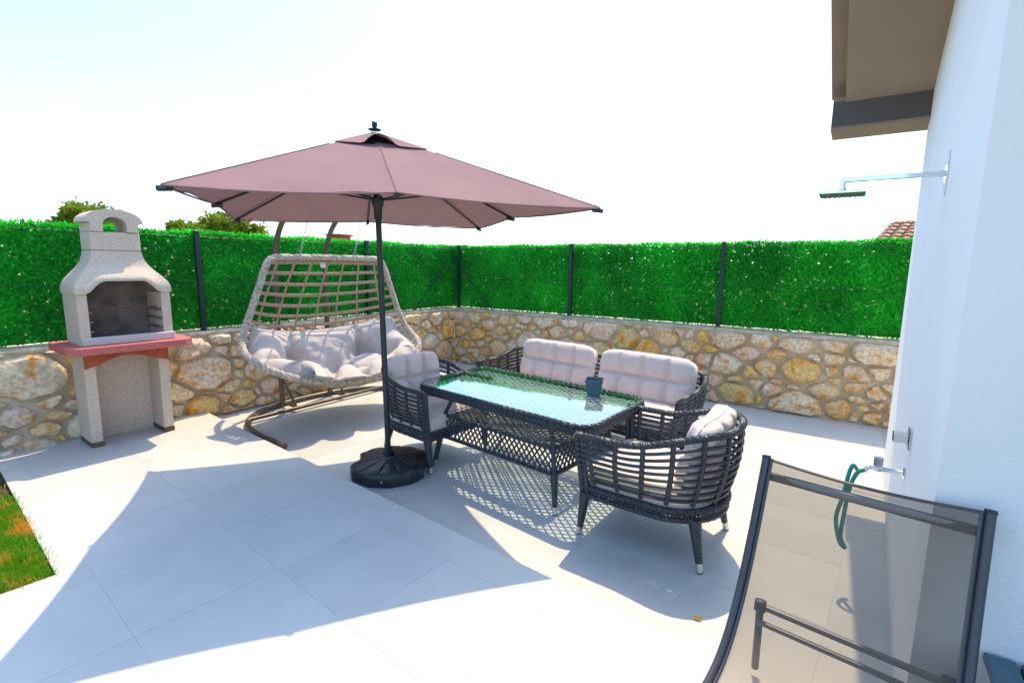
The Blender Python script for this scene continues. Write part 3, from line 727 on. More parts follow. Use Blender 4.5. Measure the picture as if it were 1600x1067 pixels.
# ------------------------------------------------------------------ parasol
PB = Vector((2.722, 3.09, 0)); PT = Vector((2.692, 3.115, 2.70)); 
ps = empty('parasol', (PB.x, PB.y, .07), 0, 'large square mauve parasol with dark pole shading the terrace', 'parasol')
Lp = lambda p: Vector(p)-Vector((PB.x, PB.y, .07))
cen = Vector((2.69, 3.10, 0)); ya = math.radians(-35.5); hs = 1.17
ax_ = Vector((math.cos(ya), math.sin(ya), 0)); ay_ = Vector((-math.sin(ya), math.cos(ya), 0))
apex = Vector((2.692, 3.115, 2.70))
corn = {}
for i in (-1, 0, 1):
    for j in (-1, 0, 1):
        if i or j: corn[i, j] = cen+ax_*(hs*i)+ay_*(hs*j)+Vector((0, 0, 2.095 if (i and j) else 2.135))
for k_, dv in {(-1,-1):(.04,-.02,-.01), (1,-1):(.115,-.06,.0), (1,1):(0,0,.012), (-1,1):(-.03,-.07,.0)}.items(): corn[k_] += Vector(dv)
# pull the mid points in a little: the hems are concave
for k_ in ((0,1),(0,-1),(1,0),(-1,0)):
    c = corn[k_]; d = (c-cen); d.z = 0; corn[k_] = c-d*(.085 if k_ == (0, 1) else .05)-Vector((0, 0, .012))
MB().tube([Lp(PB+Vector((0,0,.02))), Lp(PT+Vector((0,0,-.02)))], .0235, 14).build('pole', M_pole, ps, True)
order = [(-1,-1),(0,-1),(1,-1),(1,0),(1,1),(0,1),(-1,1),(-1,0)]
cv = MB(); r0 = .20
for a in range(8):
    A, B = corn[order[a]], corn[order[(a+1) % 8]]
    def fn(p, q, A=A, B=B):
        t = r0+(1-r0)*q; e = A.lerp(B, p); bow = 4*p*(1-p)
        pt = apex.lerp(e, t); sag = -.035*bow*t*t - .02*math.sin(PI*t)*bow
        inn = (cen-e); inn.z = 0
        wv = mnoise.noise(Vector((pt.x*3, pt.y*3, 1)))*.009+mnoise.noise(Vector((pt.x*11, pt.y*4, 5)))*.004
        return Lp(pt+inn*(.022*bow*t**4)+Vector((0, 0, sag*.4+wv*(1 if 0 < p < 1 else 0))))
    cv.grid(fn, 13, 18)
cv.build('canopy', M_canopy, ps, 2, fix=False)
for k_ in order:
    MB().tube([Lp(apex.lerp(corn[k_], t/10)+Vector((0, 0, .002))) for t in range(3, 11)], .0035, 5).build('seam', M_canopy, ps, True)
hem = []
for a in range(8):
    A, B = corn[order[a]], corn[order[(a+1) % 8]]
    for i in range(12):
        p = i/12; e = A.lerp(B, p); bow = 4*p*(1-p); inn = cen-e; inn.z = 0
        hem.append(Lp(e+inn*(.022*bow)+Vector((0, 0, -.014*bow-.004))))
MB().tube(hem, .006, 5, True).build('hem', M_canopy, ps, True)
# vent cap with a lifted arch on the camera side
vt = MB()
for a in range(8):
    A, B = corn[order[a]], corn[order[(a+1) % 8]]
    def fn(p, q, A=A, B=B, a=a):
        e = A.lerp(B, p); t = .02+.245*q; pt = apex.lerp(e, t); lift = 0
        if a in (0, 1):
            s_ = (p if a == 0 else 1-p); lift = .07*max(0, 1-((1-s_)/.36)**2)*q**1.3 if s_ > .64 else 0
        return Lp(pt+Vector((0, 0, .010+lift)))
    vt.grid(fn, 13, 8)
vt.build('vent_cap', M_canopy, ps, 2, fix=False)
nb = MB()
for a in range(8):
    A, B = corn[order[a]], corn[order[(a+1) % 8]]
    nb.add([Lp(apex.lerp(A, .03)-Vector((0,0,.012))), Lp(apex.lerp(A, .23)-Vector((0,0,.006))), Lp(apex.lerp(B, .23)-Vector((0,0,.006))), Lp(apex.lerp(B, .03)-Vector((0,0,.012)))], [(0,1,2,3)])
nb.build('vent_net', M_net, ps)
hubz = PT+Vector((0, 0, -.05)); run = PB.lerp(PT, (2.20)/2.70)
MB().lathe([(.036,-.05),(.045,-.03),(.045,.02),(.03,.035)], 16, Matrix.Translation(Lp(hubz))).build('top_hub', M_pole, ps, True)
MB().lathe([(.030,-.14),(.034,-.05),(.046,-.03),(.046,.02),(.032,.035)], 16, Matrix.Translation(Lp(run))).build('runner', M_pole, ps, True)
MB().lathe([(.045,0),(.05,.006),(.02,.012),(.015,.02),(.021,.03),(.021,.055),(.012,.065)], 14, Matrix.Translation(Lp(apex+Vector((0,0,.018))))).build('finial', M_post, ps, True)
for k_ in order:
    tip = corn[k_]; A = hubz+(tip-hubz)*.02; dz = Vector((0, 0, -.022))
    rb = MB().tube([Lp(A+dz*2.2), Lp(hubz.lerp(tip, .35)+dz), Lp(tip+Vector((0, 0, -.012)))], [.011, .011, .009], 6).build('rib', M_pole, ps, True)
    MB().tube([Lp(run), Lp(hubz.lerp(tip, .50)+dz*1.3)], .008, 6).build('strut', M_pole, ps, True)
    o_ = (tip-cen); o_.z = 0; o_.normalize()
    MB().tube([Lp(tip-o_*.05+Vector((0,0,-.012))), Lp(tip+o_*.02+Vector((0,0,-.022)))], .015, 8).build('rib_tip', M_pole, rb, True)
# parasol base: twelve-sided black tank with grip notch and radial grooves
pbs = empty('weighted_stand', (2.70, 3.04, 0), 0, 'black plastic water-filled stand holding the parasol pole', 'parasol stand')
m = MB(); nA = 64
def brad(a):
    k = 12; s_ = PI/k; r = .335*math.cos(s_)/math.cos(((a+s_) % (2*s_))-s_)
    for c in (math.radians(-58), math.radians(122)):
        d = (a-c+PI) % (2*PI)-PI; r -= .055*max(0, 1-(abs(d)/.38)**4)
    return r
def bfn(a, b):
    t = a*2*PI; R = brad(t)
    prof = [(0.95,0),(1.0,.012),(1.0,.085),(.985,.098),(.93,.112),(.72,.122),(.45,.130),(.20,.138),(.17,.150),(.10,.150)]
    i = int(round(b*9)); k, z = prof[i]
    if i in (4,5,6):
        gq = (t/(2*PI)*12) % 1; gq = min(gq, 1-gq)
        if gq < .06: z -= .008
    return Vector((R*k*math.cos(t), R*k*math.sin(t), z))
m.grid(bfn, 144, 10, True); m.build('tank', M_blackpl, pbs, True)
MB().lathe([(.044,.135),(.044,.165),(.030,.172),(.030,.20)], 18, Matrix.Translation((.022,.05,0))).build('collar', M_blackpl, pbs, True)
MB().lathe([(.010,0),(.010,.006)], 10, Matrix.Translation((-.27,-.19,.055)) @ Matrix.Rotation(PI/2, 4, 'X')).build('drain_plug', M_steel, pbs, True)

# ------------------------------------------------------------------ rattan furniture
def foot_leg(root, top, bot, r0=.034, r1=.019):
    m = MB(); T, B = Vector(top), Vector(bot); P = []; R = []
    cap = .055; k = 1-cap/(T-B).length; nseg = 20
    for i in range(nseg+1):
        t = i/nseg; P.append(T.lerp(T.lerp(B, k), t)); R.append((r0+(r1-r0)*t)+(.0008 if i % 2 else -.0008))
    lg = m.tube(P, R, 10).build('leg', M_rattan, root, True)
    MB().tube([T.lerp(B, k), T.lerp(B, 1-.006/(T-B).length)], r1+.0005, 12).build('metal_cap', M_satin, lg, True)
    MB().tube([T.lerp(B, 1-.006/(T-B).length), B], r1*.9, 12).build('rubber_pad', M_blackpl, lg, True)
def ushape(w_, yf, yb, r, n=60):
    """open U from front right, round the back, to front left"""
    pts = [Vector((w_, yf, 0)), Vector((w_, yb+r, 0))]
    for i in range(1, 13): a = i/12*PI/2; pts.append(Vector((w_-r+r*math.cos(a), yb+r-r*math.sin(a), 0)))
    for i in range(0, 13): a = PI/2+i/12*PI/2; pts.append(Vector((-w_+r+r*math.cos(a), yb+r-r*math.sin(a), 0)))
    pts.append(Vector((-w_, yf, 0)))
    return resample(pts, sum((b-a).length for a, b in zip(pts, pts[1:]))/n+1e-9)
def woven_seat(name, label, cat, loc, rz, W, D, zfront, zback, nribs, flare=.055, rr=.36, group=None, nlev=8):
    """U shell of horizontal strands over upright ribs on a seat ring with four capped legs; front is +y"""
    root = empty(name, loc, rz, label, cat, group)
    n = 60; zb = .335
    B = ushape(W/2-flare, D/2-.03, -D/2+flare, rr-.03, n); T = ushape(W/2, D/2, -D/2, rr, n)
    N_ = min(len(B), len(T))-1
    def S_(s, t):
        x = s*N_; i = min(int(x), N_-1); a = x-i
        b = B[i].lerp(B[i+1], a); q = T[i].lerp(T[i+1], a)
        k = math.sin(PI*s); back = max(0, min(1, (q.y*-1+D*.18)/(D*.62))); back = back*back*(3-2*back)
        z1 = zfront+(zback-zfront)*back
        p = b.lerp(q, t); bul = .022*math.sin(PI*t); o = (q-b); o.z = 0
        if o.length > 1e-6: p += o.normalized()*bul
        p.z = zb+.035+(z1-zb-.035)*t; return p
    # rim braid and seat ring braids
    MB().braid([S_(i/90, 1) for i in range(91)], .0135, .0098, .062, 4, 5, seg=.009).build('rim', M_rattan, root, True)
    ring = [S_(i/70, 0) for i in range(71)]; fl = [ring[-1], ring[0]]
    loop = ring+[ring[-1].lerp(ring[0], k/20) for k in range(1, 20)]
    sr = MB()
    sr.braid([Vector((p.x*1.02, p.y*1.02, zb)) for p in loop], .012, .0105, .06, 3, 5, True)
    sr.braid([Vector((p.x*1.0, p.y*1.0, zb-.055)) for p in loop], .012, .0105, .06, 3, 5, True)
    sring = sr.build('seat_ring', M_rattan, root, True)
    lt = MB(); P = resample([Vector((p.x*1.01, p.y*1.01, zb-.028)) for p in loop], .022, True)
    for i in range(len(P)):
        a, b = P[i], P[(i+1) % len(P)]; lt.tube([a+Vector((0,0,.024)), b-Vector((0,0,.024))], .0055, 4)
        lt.tube([b+Vector((0,0,.024)), a-Vector((0,0,.024))], .0055, 4)
    lt.build('ring_lattice', M_rattan, root, fix=False, kind='stuff')
    MB().prism([(p.x*.985, p.y*.985) for p in loop], zb-.035, zb+.006).build('seat_deck', M_rattan, root)
    for k in range(nlev):
        t = .03+.90*(k+.3)/nlev
        MB().tube([S_(i/64, t) for i in range(65)], .0150, 6, flat=.72).build('strand', M_rattan, root, True)
    for k in range(nribs):
        s_ = (k+.55)/(nribs+.1)
        pts = [S_(s_, t/8) for t in range(9)]
        MB().tube(pts, .0155, 6).build('upright', M_rattan, root, True)
    for s_ in (0, 1):
        p0, p1 = S_(s_, 0), S_(s_, 1)
        m = MB(); sx_ = 1 if s_ == 0 else -1
        for dx, dy in ((0, 0), (0, -.034)):
            m.tube([p0+Vector((dx, dy, -.09)), p1+Vector((dx, dy, .004))], .0185, 8)
        m.build('front_post', M_rattan, root, True)
        foot_leg(root, (p0.x, p0.y-.018, zb-.03), (p0.x*.99, p0.y+.02, 0), .036, .020)
    bx = (W/2-flare)*(.74 if rr > W*.36 else .90); by = -D/2+flare+.10
    for sg in (-1, 1): foot_leg(root, (sg*bx, by, zb-.05), (sg*(bx+.045), by-.06, 0), .038, .020)
    return root
def pillow(w_, h_, T, cols, rows_, seed=1, bend=0, depth=.62, nu=64, nv=48, box=False, back=True):
    """tufted cushion: width x, height z, thickness along -y front (front toward +y)"""
    m = MB(); bx = [(-1+2*(i+1)/cols) for i in range(cols-1)]; bz = [(-1+2*(j+1)/rows_) for j in range(rows_-1)]
    def fn(a, b, s):
        u, v = -1+2*a, -1+2*b
        e = max(0, (1-abs(u)**7)*(1-abs(v)**7))**.42
        h = 1
        cu = max([math.exp(-((u-q)/(.17/cols*1.25))**2) for q in bx] or [0]); cvv = max([math.exp(-((v-q)/(.17/rows_*1.2))**2) for q in bz] or [0])
        cr = max(cu, cvv)*.42
        bt = max([math.exp(-(((u-q)*cols/2/.32)**2+((v-p)*rows_/2/.32)**2)) for q in bx for p in bz] or [0])
        h = 1-cr-depth*.55*bt
        wr = mnoise.noise(Vector((u*5+seed, v*5, s)))*.05+mnoise.noise(Vector((u*16+seed, v*9, s)))*.025
        y = T*.5*e*max(.1, h+wr)*s
        pin = 1-.035*(abs(u)**6)*(abs(v)**6)*4
        x, z = u*w_/2*pin*(1+.012*mnoise.noise(Vector((v*4, seed, 1)))), v*h_/2*pin*(1+.02*mnoise.noise(Vector((u*4, seed, 7))))
        if bend:
            R = 1/bend; ang = x/R; x = (R+y)*math.sin(ang); y = (R+y)*math.cos(ang)-R; 
        return Vector((x, y, z))
    m.grid(lambda a, b: fn(a, b, 1), nu, nv); k = len(m.v); m.grid(lambda a, b: fn(a, b, -1), nu, nv)
    for i in range(nu-1): m.f.append((i, i+1, k+i+1, k+i)); t = (nv-1)*nu; m.f.append((t+i, t+i+1, k+t+i+1, k+t+i))
    for j in range(nv-1): m.f.append((j*nu, (j+1)*nu, k+(j+1)*nu, k+j*nu)); t = nu-1; m.f.append((j*nu+t, (j+1)*nu+t, k+(j+1)*nu+t, k+j*nu+t))
    return m
def back_cushion(root_loc, rz, p, tilt, w_, h_, T, cols, rows_, label, seed, bend=0, name='back_cushion', mt=None):
    Mw = Matrix.Translation(root_loc) @ Matrix.Rotation(rz, 4, 'Z') @ Matrix.Translation(p) @ Matrix.Rotation(tilt, 4, 'X')
    pl = pillow(w_, h_, T, cols, rows_, seed, bend); root = pl.build(name, mt or M_cush, None, 2)
    root.matrix_world = Mw; tag(root, label, 'cushion')
    def pe(u, v):
        pin = 1-.14*(abs(u)**6)*(abs(v)**6); x, y, z = u*w_/2*pin*(1+.012*mnoise.noise(Vector((v*4, seed, 1)))), 0, v*h_/2*pin*(1+.02*mnoise.noise(Vector((u*4, seed, 7))))
        if bend: R = 1/bend; x, y = R*math.sin(x/R), R*math.cos(x/R)-R
        return Vector((x, y, z))
    per = [pe(-1+i/12, -1) for i in range(24)]+[pe(1, -1+i/9) for i in range(18)]+[pe(1-i/12, 1) for i in range(24)]+[pe(-1, 1-i/9) for i in range(18)]
    MB().tube(per, .0055, 6, True).build('piping', M_cush, root, True)
    for i in range(cols-1):
        for j in range(rows_-1):
            u, v = -1+2*(i+1)/cols, -1+2*(j+1)/rows_; y = T*.5*(1-.42-.34)
            x = u*w_/2
            if bend: R = 1/bend; x, y = (R+y)*math.sin(x/R), (R+y)*math.cos(x/R)-R
            MB().lathe([(.004,-.004),(.011,0),(.009,.005),(.003,.007)], 10, Matrix.Translation((x, y, v*h_/2)) @ Matrix.Rotation(-PI/2, 4, 'X')).build('button', M_cush, root, True)
    return root
def seat_cushion(root_loc, rz, W, yf, yb, z0, T, label, rcorner=.05, rback=.2):
    Mw = Matrix.Translation(root_loc) @ Matrix.Rotation(rz, 4, 'Z')
    def outline(sh):
        w2 = W/2-sh; f, b = yf-sh, yb+sh; P = []
        for cx, cy, r, a0 in ((w2-rcorner, f-rcorner, rcorner, 0), (-w2+rcorner, f-rcorner, rcorner, 90), (-w2+rback, b+rback, rback, 180), (w2-rback, b+rback, rback, 270)):
            for i in range(9): a = math.radians(a0+90*i/8); P.append((cx+r*math.cos(a), cy+r*math.sin(a)))
        return P
    m = MB(); rings = [(.02, 0), (.004, .006), (.0, .02), (.0, T-.02), (.004, T-.006), (.02, T), (.07, T+.012)]
    n = len(outline(0)); V = []
    for sh, z in rings: V += [Vector((x, y, z0+z)) for x, y in outline(sh)]
    V.append(Vector((0, (yf+yb)/2, z0+T+.022))); F = [tuple(range(n))[::-1]]
    for j in range(len(rings)-1):
        for i in range(n): i2 = (i+1) % n; F.append((j*n+i, j*n+i2, (j+1)*n+i2, (j+1)*n+i))
    t = (len(rings)-1)*n
    for i in range(n): F.append((t+i, t+(i+1) % n, len(V)-1))
    o = m.add(V, F).build('seat_cushion', M_cush, None, 2); o.matrix_world = Mw; tag(o, label, 'cushion')
    pg = MB()
    for z in (.006, T-.006): pg.tube([Vector((x, y, z0+z)) for x, y in outline(.0)], .005, 6, True)
    pg.build('piping', M_cush, o, True)
    return o
# right armchair (its back toward the lounger)
GRP = 'charcoal rattan armchairs'
cR, rR = (3.07, .885, 0), math.radians(-2)
woven_seat('rattan_armchair', 'charcoal rattan armchair nearest the camera, at the right end of the table', 'armchair', cR, rR, .80, .86, .685, .80, 13, group=GRP)
seat_cushion(cR, rR, .66, .385, -.33, .345, .12, 'pale seat cushion in the armchair at the right end of the table', rback=.26)
back_cushion(cR, rR, (0, -.265, .655), math.radians(14), .60, .42, .17, 3, 2, 'pale back cushion leaning in the armchair at the right end of the table', 3, bend=-.75)
cL, rL = (3.23, 3.09, 0), math.radians(180-6)
woven_seat('rattan_armchair', 'charcoal rattan armchair beside the parasol pole at the left end of the table', 'armchair', cL, rL, .78, .80, .69, .80, 13, group=GRP)
seat_cushion(cL, rL, .66, .37, -.31, .345, .12, 'pale seat cushion in the armchair beside the parasol pole', rback=.24)
back_cushion(cL, rL, (0, -.245, .665), math.radians(14), .60, .44, .17, 3, 2, 'pale tufted back cushion in the armchair beside the parasol pole', 5, bend=-.75)
cS, rS = (4.47, 2.13, 0), math.radians(90-8)
woven_seat('rattan_sofa', 'charcoal rattan two-seat sofa between the glass table and the stone wall', 'sofa', cS, rS, 2.30, .84, .66, .76, 26, rr=.34)
seat_cushion(cS, rS, 2.10, .37, -.30, .345, .12, 'long pale seat cushion on the rattan sofa', rback=.12)
back_cushion(cS, rS, (.53, -.215, .665), math.radians(16), .98, .45, .18, 4, 2, 'pale tufted back cushion on the sofa, the one nearer the swing', 9)
back_cushion(cS, rS, (-.53, -.215, .665), math.radians(15), 1.0, .46, .18, 4, 2, 'pale tufted back cushion on the sofa, the one nearer the house', 12)

# table
TILT = Matrix.Translation((0,0,.66)) @ Matrix.Rotation(math.radians(-2.1), 4, 'Y') @ Matrix.Translation((0,0,-.66))
tb = empty('rattan_table', (3.36, 2.15, 0), math.radians(-7), 'charcoal rattan table with glass top and woven lower shelf', 'table')
LX, LY, ZT = .43, .90, .70
def rrect(hx, hy, r, n=8):
    P = []
    for cx, cy, a0 in ((hx-r, hy-r, 0), (-hx+r, hy-r, 90), (-hx+r, -hy+r, 180), (hx-r, -hy+r, 270)):
        for i in range(n+1): a = math.radians(a0+90*i/n); P.append((cx+r*math.cos(a), cy+r*math.sin(a)))
    return P
m = MB()
for z, r in ((.688, .0), (.664, .004), (.640, -.004)):
    m.braid([(x, y, z) for x, y in rrect(LX+r-.012, LY+r-.012, .13)], .0115, .0105, .06, 3, 5, True)
m.build('rim', M_rattan, tb, True).matrix_local = TILT
o_, i_ = rrect(LX-.014, LY-.014, .125), rrect(LX-.05, LY-.05, .09)
k = len(o_); m = MB(); m.add([(x, y, z) for z in (.628, .694) for x, y in o_+i_], [])
for i in range(k):
    j = (i+1) % k
    m.f += [(i, j, k+j, k+i), (2*k+i, 2*k+j, 3*k+j, 3*k+i), (i, j, 2*k+j, 2*k+i), (k+i, k+j, 3*k+j, 3*k+i)]
m.build('top_frame', M_rattan, tb).matrix_local = TILT
m = MB(); m.prism(rrect(LX-.006, LY-.006, .125), .7005, .7065); m.build('glass_top', M_glass, tb).matrix_local = TILT
def lattice(hx, hy, z, st, rad, m=None, ang=1.0, flat=1):
    m = m or MB(); d = math.hypot(hx, hy)*1.3
    for sg in (-1, 1):
        c = -hx-hy*ang
        while c < hx+hy*ang:
            # line x = c + sg*ang*y... clipped to the rectangle
            ys = [-hy, hy]; pts = []
            y0_, y1_ = -hy, hy
            lo_, hi_ = (-hx-c)/(sg*ang), (hx-c)/(sg*ang)
            if lo_ > hi_: lo_, hi_ = hi_, lo_
            a, b = max(y0_, lo_), min(y1_, hi_)
            if b-a > .02: m.tube([(c+sg*ang*a, a, z+sg*.003), (c+sg*ang*b, b, z+sg*.003)], rad, 5, caps=False, flat=.6)
            c += st
    return m
lattice(LX-.03, LY-.03, .672, .056, .0075, ang=.72).build('woven_top', M_topweave, tb, fix=False, kind='stuff').matrix_local = TILT
# lower shelf box: lattice top, lattice skirts, frame tubes
hx_, hy_ = .37, .575; zs1, zs0 = .455, .27
lattice(hx_, hy_, zs1, .066, .0085, ang=.72).build('shelf_lattice', M_rattan, tb, fix=False, kind='stuff')
m = MB()
for z, k in ((zs1, 1.0), (zs0, 1.05)):
    m.braid([(x*k, y*k, z) for x, y in rrect(hx_, hy_, .04, 4)], .009, .008, .05, 3, 5, True)
m.build('shelf_frame', M_rattan, tb, True)
m = MB()
def skirt(p0, p1, n, k):
    for i in range(-4, n):
        for sg in (1, -1):
            a, b = i/n, (i+3.0)/n; z0, z1 = (zs1, zs0) if sg == 1 else (zs0, zs1)
            t0 = max(0, -a/(b-a)); t1 = min(1, (1-a)/(b-a))
            if t1-t0 < .05: continue
            def pt(t): s_ = a+(b-a)*t; z = z0+(z1-z0)*t; q = 1+.05*(zs1-z)/(zs1-zs0); return Vector((p0[0]+(p1[0]-p0[0])*s_, p0[1]+(p1[1]-p0[1])*s_, 0))*q+Vector((0, 0, z))
            m.tube([pt(t0), pt(t1)], .0072, 5, caps=False)
skirt((-hx_, -hy_), (-hx_, hy_), 24, 1); skirt((hx_, -hy_), (hx_, hy_), 24, 1); skirt((-hx_, -hy_), (hx_, -hy_), 15, 1); skirt((-hx_, hy_), (hx_, hy_), 15, 1)
m.build('shelf_skirt', M_rattan, tb, fix=False, kind='stuff')
for sx_ in (-1, 1):
    for sy_ in (-1, 1):
        MB().tube([(sx_*.31, sy_*.50, .645), (sx_*(hx_-.0), sy_*hy_, zs1), (sx_*(hx_+.018), sy_*(hy_+.028), zs0)], .0165, 8).build('upper_leg', M_rattan, tb, True)
        foot_leg(tb, (sx_*(hx_+.018), sy_*(hy_+.028), zs0+.01), (sx_*(hx_+.055), sy_*(hy_+.07), 0), .030, .018)
# small square pot on the table
m = MB(); pr = [(.046, 0), (.05, .003), (.066, .110), (.070, .112), (.070, .128), (.064, .128), (.060, .11), (.044, .012)]
V = []
for r, z in pr:
    for a in range(4):
        for e_ in (-1, 1):
            t = math.radians(45+90*a); c = r*1.0; q = Vector((math.copysign(c, math.cos(t)), math.copysign(c, math.sin(t)), z)); ch = .008
            q += Vector((-math.copysign(ch, q.x), 0, 0)) if (e_ == 1) == (a % 2 == 0) else Vector((0, -math.copysign(ch, q.y), 0)); V.append(q)
F = [tuple(range(8))[::-1], tuple(range(7*8, 8*8))]
for j in range(7):
    for i in range(8): F.append((j*8+i, j*8+(i+1) % 8, (j+1)*8+(i+1) % 8, (j+1)*8+i))
tag(m.add(V, F).build('plant_pot', M_pot, None, loc=(3.56, 1.62, .707), rot=(0, 0, .35)), 'small square slate blue plastic pot standing on the glass table', 'pot')

# ------------------------------------------------------------------ sun lounger
TL, TR = Vector((2.052, .208, 1.0)), Vector((1.995, -.415, .99))
ac = (TR-TL); WL = ac.length; ac.normalize(); azl = math.radians(172); hd_ = Vector((math.cos(azl), math.sin(azl), 0))
lg = empty('sun_lounger', ((TL+TR)/2+hd_*.6).to_tuple()[:2]+(S,), 0, 'anthracite sun lounger with see-through mesh sling in the lower right foreground', 'sun lounger')
Lg = lambda p: Vector(p)-lg.location
up_ = Vector((0, 0, 1))
def railpath(base):
    e = math.radians(65); q = base; pts = [(0, 0)]
    prof = [(0, 0), (.055, .15), (.125, .32), (.215, .485), (.32, .60), (.46, .655), (.75, .665), (1.30, .655)]
    return spline([base+hd_*a-up_*b for a, b in prof], 8)
RL, RR = railpath(TL), railpath(TR)
for P in (RL, RR):
    rl = MB().tube([Lp_ for Lp_ in [Lg(p) for p in P]], .0145, 10, flat=1.2, upv=tuple(ac.cross(hd_+Vector((0,0,-.8)).normalized()))).build('side_rail', M_alu, lg, True)
    MB().tube([Lg(P[0]), Lg(P[0]+Vector((.003, 0, .012)))], [.017, .015], 10).build('end_cap', M_blackpl, rl, True)
m = MB(); nr = len(RL)
def sl(a, b):
    i = b*(nr-1); k = min(int(i), nr-2); t = i-k
    p = RL[k].lerp(RL[k+1], t).lerp(RR[k].lerp(RR[k+1], t), a); q = .016*math.sin(PI*a); 
    return Lg(p+(hd_*-.5-up_*.6)*q+up_*(-.012*math.sin(PI*a)*(1 if b < .02 else 0)))
m.grid(sl, 14, nr*2); m.build('mesh_sling', M_sling, lg, 2, fix=False)
for a in (.0, 1.0):
    P = RL if a == 0 else RR; sgn = 1 if a == 0 else -1
    MB().tube([Lg(p+ac*sgn*.020+(hd_*.4+up_*.5)*.012) for p in P], .006, 6).build('sling_hem', M_alu, lg, True)
MB().tube([sl(i/12, .0) for i in range(13)], .006, 6).build('top_hem', M_alu, lg, True)
nrm_ = (-hd_*.75-up_*.45)
def cross(bf, off, r, nm):
    i = int(bf*(nr-1)); a, b = RL[i]+nrm_*off, RR[i]+nrm_*off
    return MB().tube([Lg(a), Lg(b)], r, 8, flat=1.6).build(nm, M_bar, lg, True)
cross(.055, .018, .011, 'cross_bar')
pv = [TL-hd_*(-.13)-up_*.60-hd_*.12+ac*.03, TR-hd_*(-.13)-up_*.60-hd_*.12-ac*.03]
MB().tube([Lg(pv[0]), Lg(pv[1])], .013, 8).build('support_bar', M_bar, lg, True)
MB().tube([Lg(pv[0]+hd_*.03-up_*.05), Lg(pv[1]+hd_*.03-up_*.05)], .011, 8).build('support_bar', M_bar, lg, True)
for p, s_ in ((pv[0], 1), (pv[1], -1)):
    MB().lathe([(.022,-.02),(.026,-.012),(.026,.012),(.022,.02)], 12, Matrix.Translation(Lg(p)) @ Matrix.Rotation(PI/2, 4, 'X')).build('hinge', M_blackpl, lg, True)
    MB().tube([Lg(p), Lg(Vector((p.x+.02, p.y, S+.02)))], .014, 8).build('leg', M_alu, lg, True)
for P in (RL, RR):
    e = P[-1]; MB().tube([Lg(e-hd_*.1), Lg(Vector((e.x-.02, e.y, S+.0)))], .016, 8).build('leg', M_alu, lg, True)
# fallen leaf
tag(MB().grid(lambda a, b: Vector(((a-.5)*.032*(1-abs(2*b-1)**1.6)+.008*b, (b-.5)*.042, .003+.005*(2*a-1)**2+.003*b)), 7, 9).build('fallen_leaf', M_yel, None, 2, loc=(G_ := (2.36, .47, .001)), rot=(0, 0, .9)), 'small yellow fallen leaf on the pale floor by the lounger', 'leaf')

# ------------------------------------------------------------------ beyond the fence
def tree(name, label, loc, h, blobs, m_, seed, nl=11000):
    root = empty(name, loc, 0, label, 'tree', 'trees beyond the hedge fence'); r = np.random.default_rng(seed)
    tr = MB(); tr.tube(spline([(0,0,-.1),(.05,.02,h*.3),(-.05,.05,h*.55),(0,0,h*.8)], 5), [.16-.11*i/15 for i in range(16)], 8)
    for b in blobs: tr.tube(spline([(0,0,h*.45),(b[0]*.5, b[1]*.5, (h*.45+b[2])*.52),(b[0], b[1], b[2])], 4), [.07-.006*i for i in range(9)], 6)
    tr.build('trunk', M_bark, root, True)
    Ps = []; Ns = []
    extra = [(b[0]+r.normal(0, .38), b[1]+r.normal(0, .3), b[2]+r.normal(.06, .2), r.uniform(.12, .26)) for b in blobs for _ in range(3)]
    blobs = [(b[0], b[1], b[2], b[3]*.8) for b in blobs]+extra
    for (x, y, z, rad) in blobs:
        for c in range(44):
            d = r.normal(size=3); d /= np.linalg.norm(d); cc = np.array((x, y, z))+d*rad*np.array((1, 1, .72))*r.uniform(.5, 1.0); k = nl//(44*len(blobs))
            q = r.normal(0, rad*.13, (k, 3)); Ps.append(cc+q); Ns.append(q+d*.12+r.normal(0, .12, (k, 3)))
    P = np.concatenate(Ps); N = np.concatenate(Ns)
    V, F = leafcloud(P, N, r.uniform(.07, .13, len(P)), r.uniform(.02, .036, len(P)))
    link('crown', npmesh('crown', V, F), m_, root, kind=None)
tree('broadleaf_tree', 'dark green tree peeking above the hedge left of the barbecue chimney', (3.45, 14.0, -.1), 2.7, [(-.25,0,2.25,.42),(.1,.1,2.35,.45),(.35,0,2.2,.4)], M_tree, 3)
tree('broadleaf_tree', 'tall leafy tree seen behind and through the barbecue chimney cap', (4.15, 14.2, -.1), 3.2, [(-.15,0,2.75,.5),(.25,0,2.6,.55),(.0,.2,2.3,.5)], M_tree2, 5, 15000)
tree('broadleaf_tree', 'yellow green tree showing under the left part of the parasol', (7.15, 14.0, -.1), 3.2, [(-.55,0,2.75,.45),(0,0,2.85,.5),(.5,.1,2.6,.5),(.1,.2,2.4,.5)], M_tree2, 8, 17000)
tree('distant_tree', 'small distant tree tops right of the parasol pole above the hedge', (28.6, 30, -.1), 3.6, [(-.4,0,3.2,.4),(.5,0,3.1,.4)], M_tree, 12, 1500)
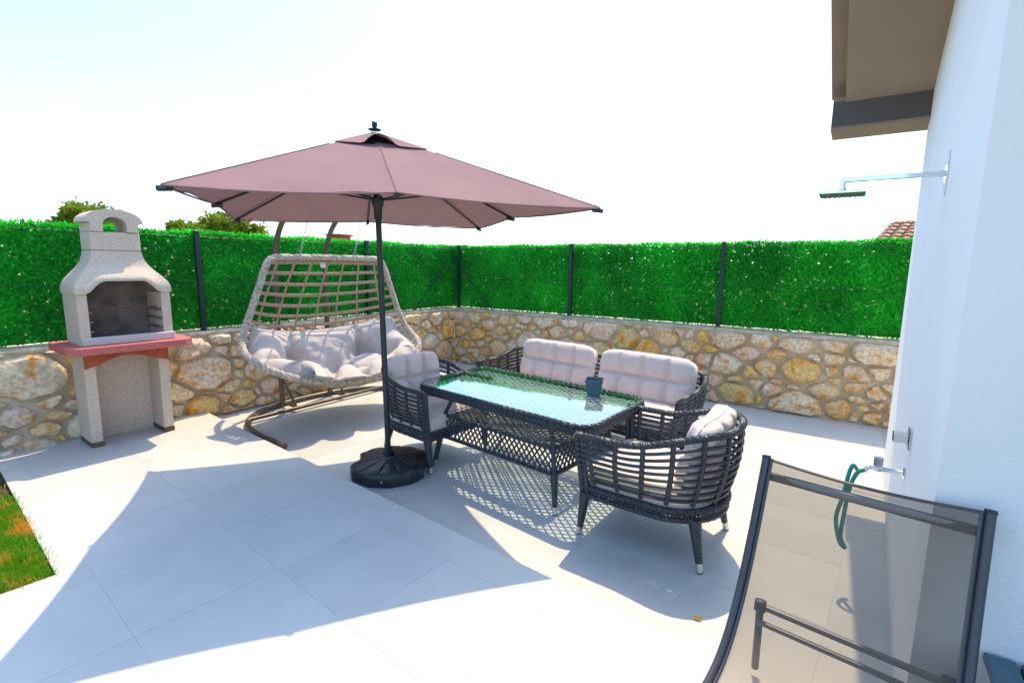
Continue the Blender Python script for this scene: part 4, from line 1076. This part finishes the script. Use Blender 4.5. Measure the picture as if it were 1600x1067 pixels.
# far houses
def farhouse(label, loc, rz, W, D, hw_, hr, chim=None, tiles=True):
    root = empty('distant_house', loc, rz, label, 'house')
    MB().prism([(-W/2,0),(W/2,0),(W/2,hw_),(0,hw_+hr),(-W/2,hw_)], -D/2, D/2, 'y').build('wall', mat('cream_wall', (.55,.48,.30), rough=.8), root)
    for sg in (-1, 1):
        n_ = Vector((sg*hr, 0, W/2)).normalized(); a = Vector((sg*(W/2+.3), 0, hw_-.3*hr/(W/2))); b = Vector((0, 0, hw_+hr)); o = n_*.10
        m = MB(); V = [q+Vector((0, y, 0))+oo for oo in (Vector(), o) for q, y in ((a, -D/2-.35), (b, -D/2-.35), (b, D/2+.35), (a, D/2+.35))]
        m.add(V, [(0,1,2,3),(4,5,6,7),(0,1,5,4),(1,2,6,5),(2,3,7,6),(3,0,4,7)]); rf_ = m.build('roof', mat('grey_verge', (.22,.20,.20), rough=.8), root)
        if tiles:
            L2 = (b-a).length; dn_ = (a-b).normalized(); nr_ = int(L2/.30)
            for i in range(nr_):
                for j in range(14):
                    y_ = D/2+.02-.24*j; c = b+dn_*(.30*i+.02); m = MB()
                    P = [c+o+n_*.015+Vector((0, y_+.11, 0)), c+dn_*.34+o+n_*.05+Vector((0, y_+.11, 0))]
                    m.tube(P, [.10, .125], 6, flat=.55, upv=tuple(n_)); m.build('roof_tile', M_rooft, rf_, True)
    if chim: 
        c_ = MB().cbox(chim[0]-.35, chim[0]+.35, chim[1]-.3, chim[1]+.3, hw_+hr*.4, chim[2], .02).build('chimney', M_brick, root)
        MB().cbox(chim[0]-.42, chim[0]+.42, chim[1]-.36, chim[1]+.36, chim[2]+.002, chim[2]+.09, .02).build('chimney_crown', M_brick, c_)
farhouse('distant cream house with tiled gable roof beside the white house wall', (17.44, -3.0, -.1), math.radians(-14), 3.4, 4.0, 2.42, .62)
farhouse('distant house whose brick chimney shows between the swing chains and the pole', (12.9, 17.2, -.1), .3, 3.0, 4, 1.6, .7, (0, 0, 2.86), tiles=False)
